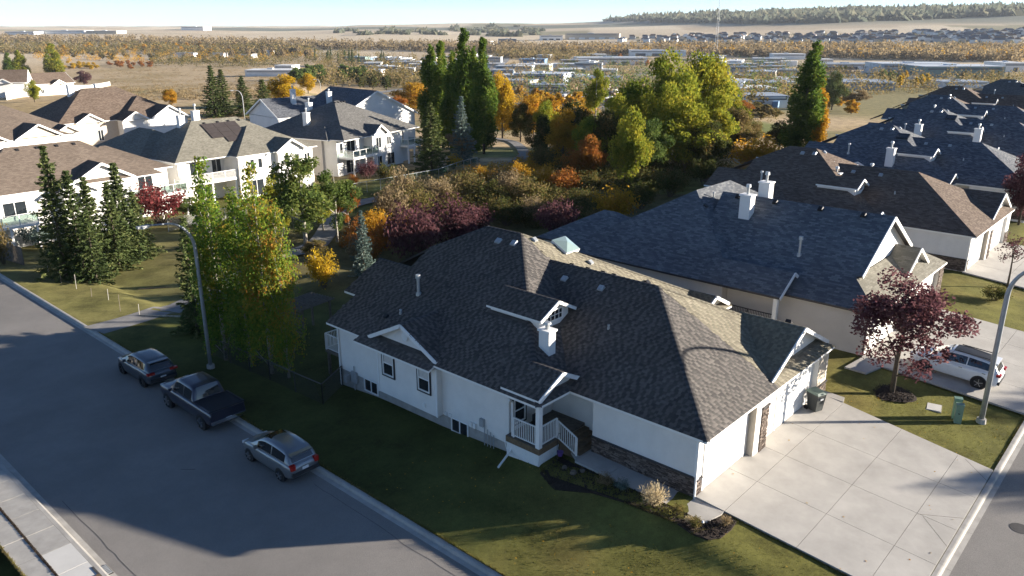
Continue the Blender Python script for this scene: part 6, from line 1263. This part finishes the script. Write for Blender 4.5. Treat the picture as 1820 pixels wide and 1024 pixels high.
WK = [(912, 1002, 152, 8, 30, 'steel', 'pale', 'steel-blue workshop with three roller doors behind the poplars', 4), (914, 976, 128, 7, 30, 'tan', 'white', 'tan warehouse with white roof behind the steel-blue workshop', 2), (922, 968, 116, 7, 25, 'blue', 'blue', 'bright blue shed above the tan warehouse', 1), (876, 912, 138, 6, 20, 'blue', 'steel', 'blue truck depot left of the steel-blue workshop', 3),
 (1026, 1152, 116, 9, 40, 'pale', 'pale', 'long pale grey-blue plant in the middle of the valley', 5), (1118, 1218, 100, 9, 40, 'white', 'pale', 'white block-shaped plant behind the long pale one', 3), (996, 1040, 136, 6, 24, 'teal', 'white', 'dark teal shop with white roof edge', 2), (1000, 1048, 118, 7, 24, 'brown', 'grey', 'brown shed next to the long pale plant', 1), (1046, 1078, 108, 9, 22, 'white', 'white', 'small white block above the long pale plant', 1), (1070, 1096, 134, 5, 18, 'white', 'white', 'small white shop right of the teal one', 2),
 (1248, 1290, 108, 7, 26, 'steel', 'white', 'steel shed beside the radio mast', 2), (1284, 1344, 126, 7, 30, 'blue', 'steel', 'dark blue warehouse right of the yellow-green trees', 3), (1340, 1396, 114, 7, 28, 'grey', 'pale', 'grey shop behind the dark blue warehouse', 2), (1286, 1334, 146, 5, 24, 'brown', 'grey', 'brown low shed under the dark blue warehouse', 2), (1316, 1396, 164, 6, 26, 'brown', 'steel', 'brown-walled hall with steel roof', 3), (1326, 1400, 192, 5, 22, 'white', 'steel', 'white-walled blue-roofed hall left of the leaning poplar', 2), (1286, 1312, 172, 5, 14, 'white', 'pale', 'small white shed among parked trucks', 1),
 (1374, 1430, 106, 8, 28, 'white', 'white', 'white ribbed hall far right of the mast', 0), (1446, 1480, 116, 7, 24, 'white', 'white', 'white block right of the leaning poplar\'s tip', 1), (1460, 1568, 124, 6, 34, 'pale', 'steel', 'long blue-white shed above the parked trucks', 3), (1484, 1586, 160, 5, 40, 'steel', 'steel', 'wide light blue roofed hall before the charcoal duplexes', 0), (1566, 1700, 132, 10, 46, 'pale', 'pale', 'left half of the long pale warehouse at the right', 0), (1640, 1786, 138, 10, 46, 'teal', 'pale', 'very long grey-green warehouse at the right', 0), (1784, 1824, 128, 9, 40, 'white', 'white', 'white end block of the long warehouse at the right edge', 1), (1676, 1756, 156, 4, 26, 'white', 'steel', 'low white shed with blue roof before the long warehouse', 0), (1376, 1420, 136, 6, 22, 'steel', 'grey', 'steel shed left of the leaning poplar', 2), (1376, 1404, 154, 5, 22, 'tan', 'pale', 'tan shed left of the leaning poplar', 1),
 (436, 520, 136, 5, 26, 'white', 'white', 'long white low building on the slope at the left', 0), (488, 520, 128, 6, 20, 'white', 'white', 'white block behind the long low building', 1), (664, 706, 130, 6, 24, 'tan', 'white', 'tan and white shop left of the poplars', 2), (704, 736, 132, 5, 22, 'white', 'white', 'white flat shop left of the poplars', 2), (612, 650, 110, 6, 22, 'teal', 'teal', 'teal-roofed shed among the dark trees', 0), (686, 730, 116, 6, 24, 'dark', 'steel', 'dark shed among the dark trees', 1), (310, 344, 102, 6, 20, 'white', 'grey', 'white farm shed left in the valley', 1), (378, 398, 102, 6, 18, 'white', 'grey', 'white farm shed middle left in the valley', 1), (424, 448, 104, 6, 18, 'pale', 'grey', 'pale farm shed at the valley road', 1), (455, 480, 98, 6, 18, 'white', 'white', 'white farm shed at the valley road', 1),
 (840, 872, 82, 9, 30, 'white', 'white', 'far white block on the field edge', 0), (886, 918, 78, 10, 30, 'dark', 'steel', 'far dark hall on the field edge', 0), (960, 1000, 72, 12, 40, 'white', 'brown', 'far pale apartment row at the suburb\'s left end', 3), (1004, 1100, 70, 14, 40, 'tan', 'dark', 'far long apartment row with dark roof', 5), (70, 150, 60, 9, 60, 'white', 'pale', 'far white works on the left horizon, wide', 0), (10, 60, 62, 9, 60, 'pale', 'pale', 'far pale works on the left horizon', 0), (322, 362, 54, 14, 80, 'white', 'white', 'white long building on the left horizon', 0), (150, 210, 60, 8, 50, 'tan', 'white', 'far tan and white works on the left horizon', 0)]
for w_ in WK: works(w_[0], w_[1], w_[2], w_[3], w_[4], w_[5], w_[6], w_[7], doors=w_[8] if len(w_) > 8 else 2, rz=rnd.uniform(-16, 4))
# the many smaller shops and sheds packed between them
g = random.Random(5); spots = [gnd((w_[0] + w_[1]) / 2, w_[2]) for w_ in WK]; n = 0; tries = 0
ZN = [[(880, 168), (1010, 172), (1090, 150), (1060, 104), (900, 104)], [(1270, 190), (1420, 190), (1420, 112), (1230, 104)], [(1440, 160), (1600, 150), (1820, 160), (1820, 140), (1450, 118)], [(640, 134), (880, 128), (880, 100), (640, 106)], [(1060, 108), (1250, 112), (1250, 98), (1060, 98)]]
while n < 50 and tries < 1500:
    tries += 1; poly = ZN[g.choice((0, 0, 1, 1, 3, 3))]; px, py = g.uniform(min(p[0] for p in poly), max(p[0] for p in poly)), g.uniform(min(p[1] for p in poly), max(p[1] for p in poly))
    if not pip(px, py, poly): continue
    q = gnd(px, py); D = (q - CAM).dot(FWD)
    if any((q - s_).length < 24 for s_ in spots): continue
    spots.append(q); wc = g.choice(('white', 'white', 'pale', 'steel', 'tan', 'blue', 'grey')); wd = g.uniform(14, 38) * FPX / D; rc = g.choice(('white', 'pale', 'steel'))
    works(px - wd / 2, px + wd / 2, py, g.uniform(4.5, 8), g.uniform(12, 26), wc, rc, 'small %s-walled shop with %s roof among the valley works' % (wc, rc), rz=g.choice((-12, -8, 2, 70)), doors=g.choice((1, 2, 3)), group='small %s shops with %s roofs in the valley' % (wc, rc)); n += 1
# trailers and vehicles parked in the yards
g = random.Random(77)
tm = {}
for c in ('white', 'pale', 'blue', 'brown', 'dark'):
    b = MB(); b.box(-3, 3, -1.2, 1.2, .9, 3.4); b.box(3.1, 4.6, -1.1, 1.1, .5, 2.6); b.box(-2.6, -1.4, -1.1, 1.1, 0, .9); b.box(2.6, 4.0, -1.1, 1.1, 0, .9); o = b.build('parked_lorry', M['w_' + c]); tm[c] = o.data; bpy.data.objects.remove(o)
for (x0, x1, y0, y1, n) in ((1000, 1110, 148, 190, 26), (1280, 1400, 150, 196, 22), (1460, 1600, 126, 140, 18), (905, 1000, 154, 170, 12), (1490, 1700, 136, 150, 14), (880, 910, 130, 150, 8)):
    for _ in range(n):
        c = g.choice(list(tm)); p = gnd(g.uniform(x0, x1), g.uniform(y0, y1)); o = bpy.data.objects.new('parked_lorry', tm[c]); COL.objects.link(o); o.location = p; o.rotation_euler = (0, 0, g.choice((.3, 1.87)) + g.uniform(-.1, .1)); tag(o, 'small %s lorry or trailer parked in a valley works yard' % c, 'lorry', '%s lorries in the works yards' % c)
# lone trees of the valley floor and slopes
def clump(poly, n, key, lf, h, w, label, group, name='valley_tree'):
    for (x, y, hh, ww) in region(poly, n, h[0], h[1], w[0], w[1]):
        td, cd, h0, w0 = PROTO[key]; o = empty(name, (x, y, ground(x, y)), rnd.uniform(0, 6.28), label, 'tree', group); o.scale = (ww / w0, ww / w0, hh / h0)
        for nm, d in (('trunk', td), ('crown', cd)):
            c = bpy.data.objects.new(nm, d); COL.objects.link(c); c.parent = o
            if d is cd: c.material_slots[0].link = 'OBJECT'; c.material_slots[0].material = M['lf_' + lf]
CL = [([(520, 156), (640, 158), (650, 142), (530, 136)], 22, 'far1', 'green', (9, 14), (8, 12), 'green tree in the dark clump right of the long low building', 'green valley clump'),
 ([(640, 158), (712, 168), (712, 148), (650, 140)], 10, 'far2', 'scrub_d', (8, 12), (7, 11), 'olive tree below the flat white shop', 'olive valley trees'), ([(560, 112), (700, 122), (690, 108), (560, 104)], 16, 'farspruce', 'spruce', (12, 18), (6, 9), 'dark conifer in the middle-left valley', 'valley conifers'), ([(380, 100), (560, 112), (560, 96), (380, 92)], 30, 'far2', 'tan', (10, 16), (9, 14), 'tan tree in the middle-left valley', 'tan valley trees'),
 ([(740, 160), (770, 170), (770, 140), (740, 134)], 5, 'far1', 'gold', (6, 9), (5, 8), 'golden tree left of the poplars', 'golden trees by the poplars'), ([(60, 92), (420, 100), (420, 84), (60, 82)], 26, 'far1', 'gold', (8, 13), (8, 14), 'golden tree on the upper left plain', 'golden trees of the left plain'), ([(100, 104), (420, 116), (420, 106), (100, 98)], 30, 'far2', 'scrub', (5, 9), (7, 13), 'olive-brown bushy tree on the left slope', 'bushy trees of the left slope'), ([(112, 122), (175, 126), (175, 116), (112, 112)], 26, 'far2', 'yellow', (3, 5), (5, 8), 'bright yellow thicket bush above the white panel fence', 'yellow bushes on the slope'), ([(190, 122), (270, 124), (270, 112), (190, 112)], 22, 'far2', 'orange', (3, 6), (5, 9), 'orange-brown bush on the left slope', 'orange bushes on the slope'),
 ([(1290, 206), (1390, 222), (1390, 200), (1300, 192)], 12, 'far1', 'scrub', (2.5, 4.5), (4, 7), 'russet bush at the edge of the green field', 'bushes at the green field'), ([(1400, 130), (1560, 138), (1560, 128), (1400, 122)], 6, 'far1', 'spruce', (6, 9), (5, 8), 'dark tree among the valley works at the right', 'dark trees among the works'), ([(1560, 158), (1650, 162), (1650, 142), (1560, 140)], 8, 'far1', 'yellow', (6, 11), (4, 7), 'yellow tree before the long warehouse', 'yellow trees before the long warehouse'), ([(1560, 150), (1600, 152), (1600, 142), (1560, 140)], 4, 'far2', 'green', (8, 11), (7, 10), 'green tree before the long warehouse', 'green trees before the long warehouse'), ([(1660, 142), (1800, 150), (1800, 138), (1660, 134)], 9, 'farspruce', 'spruce', (6, 10), (4, 6), 'small conifer before the long warehouse', 'conifers before the long warehouse'),
 ([(1340, 140), (1400, 150), (1400, 124), (1340, 118)], 6, 'far2', 'tan', (6, 9), (6, 9), 'tan tree among the works left of the leaning poplar', 'tan trees among the works'), ([(1100, 112), (1160, 130), (1160, 108), (1100, 104)], 5, 'far1', 'orange', (7, 10), (6, 9), 'orange tree before the long pale plant', 'orange trees at the long pale plant'), ([(900, 175), (1060, 205), (1060, 185), (900, 160)], 14, 'far1', 'gold', (4, 7), (4, 8), 'golden-brown tree on the bank below the works', 'trees on the bank below the works'), ([(1440, 196), (1530, 210), (1530, 186), (1440, 180)], 8, 'far2', 'gold', (3, 6), (4, 8), 'golden tree behind the charcoal duplexes', 'golden trees behind the charcoal duplexes')]
for c in CL: clump(*c)
def belt(name, label, poly, n, h, w, leaf, lf, seed, per=30):
    o = scatter(name, label, 'woods', region(poly, n, h[0], h[1], w[0], w[1]), leaf, seed, lf, per); return o
belt('tree_belt', 'long tan and orange belt of bare trees across the valley', [(0, 76), (400, 84), (900, 96), (1240, 100), (1830, 112), (1830, 88), (1300, 84), (1000, 84), (640, 80), (300, 72), (0, 70)], 2300, (10, 17), (11, 18), .85, 'tan', 41, 34)
belt('belt_colour', 'orange and yellow trees standing in the long valley belt', [(1240, 98), (1830, 110), (1830, 92), (1300, 86), (1000, 88), (1000, 98)], 260, (10, 16), (9, 15), .8, 'gold', 42, 34)
belt('river_trees', 'olive trees along the river before the far suburb', [(880, 104), (1060, 112), (1060, 96), (880, 88)], 380, (8, 13), (8, 13), .75, 'scrub', 43, 34)
belt('left_belt', 'brown and golden trees of the left plain', [(0, 96), (400, 100), (560, 96), (560, 82), (200, 78), (0, 80)], 700, (7, 12), (8, 15), .8, 'scrub', 44, 34)
belt('hill_wood', 'dark woods covering the long hill on the right horizon', [(1060, 38), (1360, 42), (1480, 40), (1700, 32), (1830, 26), (1830, 16), (1500, 20), (1250, 28), (1100, 33)], 620, (4, 8), (40, 100), 2.2, 'hill', 45, 34)
belt('field_hedges', 'dark hedgerows between the far fields', [(600, 62), (960, 66), (960, 46), (600, 52)], 60, (5, 9), (25, 60), 1.8, 'hill', 46, 24)
# far suburb
hm = []
g = random.Random(99)
for wc, rc in (('white', 'dark'), ('pale', 'dark'), ('tan', 'dark'), ('steel', 'dark'), ('grey', 'brown'), ('white', 'brown')):
    b = MB(); w, d, h = 5.5, 6.5, 6.2
    b.box(-w, w, -d, d, -3, h, 0); b.faces([(-w - .6, -d - .6, h), (w + .6, -d - .6, h), (w + .6, d + .6, h), (-w - .6, d + .6, h), (0, -d - .6, h + 3.6), (0, d * .4, h + 3.6)], [(0, 4, 5, 3), (1, 2, 5, 4), (2, 3, 5)], 1); b.faces([(-w, -d - .05, h), (w, -d - .05, h), (0, -d - .05, h + 3.3)], [(0, 1, 2)], 0); b.box(-w * .5, w * .5, -d - 2.5, -d, 0, 3, 1)
    o = b.build('suburb_house', [M['w_' + wc], M['w_' + rc]]); hm.append((wc, rc, o.data)); bpy.data.objects.remove(o)
n = 0
for (x0, x1, yt, yb, cnt) in ((1100, 1820, 54, 78, 290),):
    while n < cnt:
        px = g.uniform(x0, x1); py = g.uniform(yt, yb)
        if py < 70 - (px - 1000) * .018 - 0 or py > 80 + (px - 1300) * .004: continue
        p = gnd(px, py); wc, rc, d = g.choice(hm); o = bpy.data.objects.new('suburb_house', d); COL.objects.link(o); o.location = p; o.rotation_euler = (0, 0, g.choice((0, 1.57, 3.14, 4.71)) + .4 + g.uniform(-.2, .2)); o.scale = (1.15,) * 3
        tag(o, '%s-walled house with %s roof in the far suburb beyond the tree belt' % (wc, rc), 'house', 'far suburb %s houses with %s roofs' % (wc, rc)); n += 1
belt('suburb_houses_rest', 'rows of further dark-roofed suburb houses and garden trees', [(1120, 76), (1820, 84), (1820, 56), (1120, 66)], 300, (4, 8), (5, 9), 1.5, 'hill', 47, 12)
# radio mast
p = gnd(1272, 98); D = (p - CAM).dot(FWD); e = empty('radio_mast', p, 0, 'tall slender lattice radio mast standing in the valley', 'mast'); hh = 110 * D / FPX
for k in range(3):
    a = 2.094 * k; MB().tube([(math.cos(a) * 3.2, math.sin(a) * 3.2, 0), (math.cos(a) * .5, math.sin(a) * .5, hh)], [.28, .16], 5).build('leg', M['pole'], e)
b = MB(); m = 26
for i in range(m):
    t0, t1 = i / m, (i + 1) / m
    for k in range(3): a, c = 2.094 * k, 2.094 * (k + 1); r0, r1 = lerp(3.2, .5, t0), lerp(3.2, .5, t1); b.bar((math.cos(a) * r0, math.sin(a) * r0, hh * t0), (math.cos(c) * r1, math.sin(c) * r1, hh * t1), .16, .16)
b.build('lattice', M['pole'], e)
# poles along the valley roads
for px, pb, pt in ((591, 112, 82), (636, 110, 72), (730, 106, 80), (768, 118, 94), (662, 108, 80), (1080, 124, 96), (1444, 126, 104), (1000, 140, 118)):
    p = gnd(px, pb); D = (p - CAM).dot(FWD); tag(MB().tube([(0, 0, 0), (0, 0, (pb - pt) * D / FPX * 1.05)], [.16, .09], 6).build('light_pole', M['pole'], None, loc=p), 'slim light pole along a valley road', 'pole', 'light poles in the valley')

for nm, lab, poly, n, h, w, lf, sd in (('valley_wood', 'green and olive trees between the valley works left of the big plant', [(560, 152), (760, 160), (880, 120), (900, 100), (700, 100), (560, 104)], 420, (8, 14), (8, 14), 'scrub', 51), ('works_trees', 'tan and golden trees scattered between the valley works', [(880, 172), (1280, 190), (1290, 112), (1000, 104), (900, 120)], 330, (8, 14), (7, 12), 'tan', 52), ('works_green', 'green trees scattered between the valley works', [(880, 172), (1280, 190), (1420, 180), (1420, 116), (1000, 108)], 330, (8, 14), (6, 11), 'green', 53), ('right_works_trees', 'olive trees round the long warehouse', [(1290, 200), (1560, 170), (1820, 160), (1820, 138), (1500, 126), (1290, 120)], 380, (8, 14), (7, 12), 'scrub', 54), ('bank_brush', 'dry brush on the bank between the gardens and the valley', [(890, 245), (1060, 240), (1330, 240), (1400, 215), (1300, 185), (1000, 178), (890, 180)], 260, (1.5, 4.5), (2.5, 6), 'scrub', 55), ('left_wood', 'mixed golden and olive trees across the middle-left valley', [(270, 118), (460, 122), (560, 112), (640, 108), (640, 92), (400, 88), (270, 92)], 420, (7, 12), (7, 13), 'scrub', 57), ('left_gold', 'golden and orange trees across the middle-left valley', [(60, 110), (420, 114), (560, 104), (560, 90), (300, 84), (60, 88)], 260, (6, 11), (7, 12), 'gold', 58), ('poplar_foot', 'golden brush round the feet of the poplars and below the works', [(720, 190), (900, 236), (1060, 220), (1060, 185), (900, 170), (740, 165)], 200, (2, 6), (3, 7), 'gold', 59), ('slope_brush', 'golden brush dotted over the dry left slope', [(180, 180), (520, 175), (560, 140), (420, 118), (180, 122)], 700, (.5, 1.5), (2, 5.5), 'tan', 56)):
    belt(nm, lab, poly, n, h, w, .2 if 'brush' in nm else .42, lf, sd, 46)
M['far_road'] = mat('valley_road', (.22, .21, .20), .9, .1, .02)
for k, P in enumerate(([(640, 168), (760, 152), (860, 130), (900, 104), (860, 92)], [(900, 160), (1010, 166), (1100, 176), (1200, 168), (1290, 150)], [(1270, 140), (1400, 144), (1560, 152), (1820, 164)], [(1000, 104), (1240, 106), (1500, 116)], [(560, 116), (700, 124), (860, 112)], [(300, 108), (430, 112), (560, 120)])):
    strip('valley_road', spline([(p.x, p.y, 0) for p in [gnd(*q) for q in P]], 14), 9, M['far_road'], .35)

# say which one of several look-alikes is meant, counted from the left of the picture
ORD = ['leftmost', 'second from the left', 'third from the left', 'fourth from the left', 'fifth from the left', 'sixth from the left', 'seventh from the left', 'eighth from the left', 'ninth from the left', 'tenth from the left']
fam = {}
for o in bpy.data.objects:
    if o.parent is None and o.get('label') and (o.name.startswith(('leafy_tree', 'ravine_shrub', 'warehouse', 'survey_stake', 'light_pole')) or (o.name.startswith('valley_tree') and False)): fam.setdefault(o['label'], []).append(o)
for lab, L in fam.items():
    if 1 < len(L) <= 10:
        L.sort(key=lambda o: (o.location - CAM).dot(RIGHT) / max(1, (o.location - CAM).dot(FWD)))
        for k, o in enumerate(L): o['label'] = lab + ', ' + ORD[k]
# ------------------------------------------------------------------ the air
def haze(dens):
    m = bpy.data.materials.new('haze'); m.use_nodes = True; n = m.node_tree.nodes; l = m.node_tree.links; n.remove(n['Principled BSDF']); v = n.new('ShaderNodeVolumePrincipled'); v.inputs['Color'].default_value = (.80, .88, 1.0, 1); v.inputs['Density'].default_value = dens; v.inputs['Anisotropy'].default_value = .0
    l.new(v.outputs[0], n['Material Output'].inputs['Volume']); o = MB().box(-9000, 9000, -9000, 9000, -45, 230).build('haze', m); o['kind'] = 'stuff'; o['label'] = 'thin pale haze over the far valley and hills'; o['category'] = 'haze'
haze(3.2e-5)
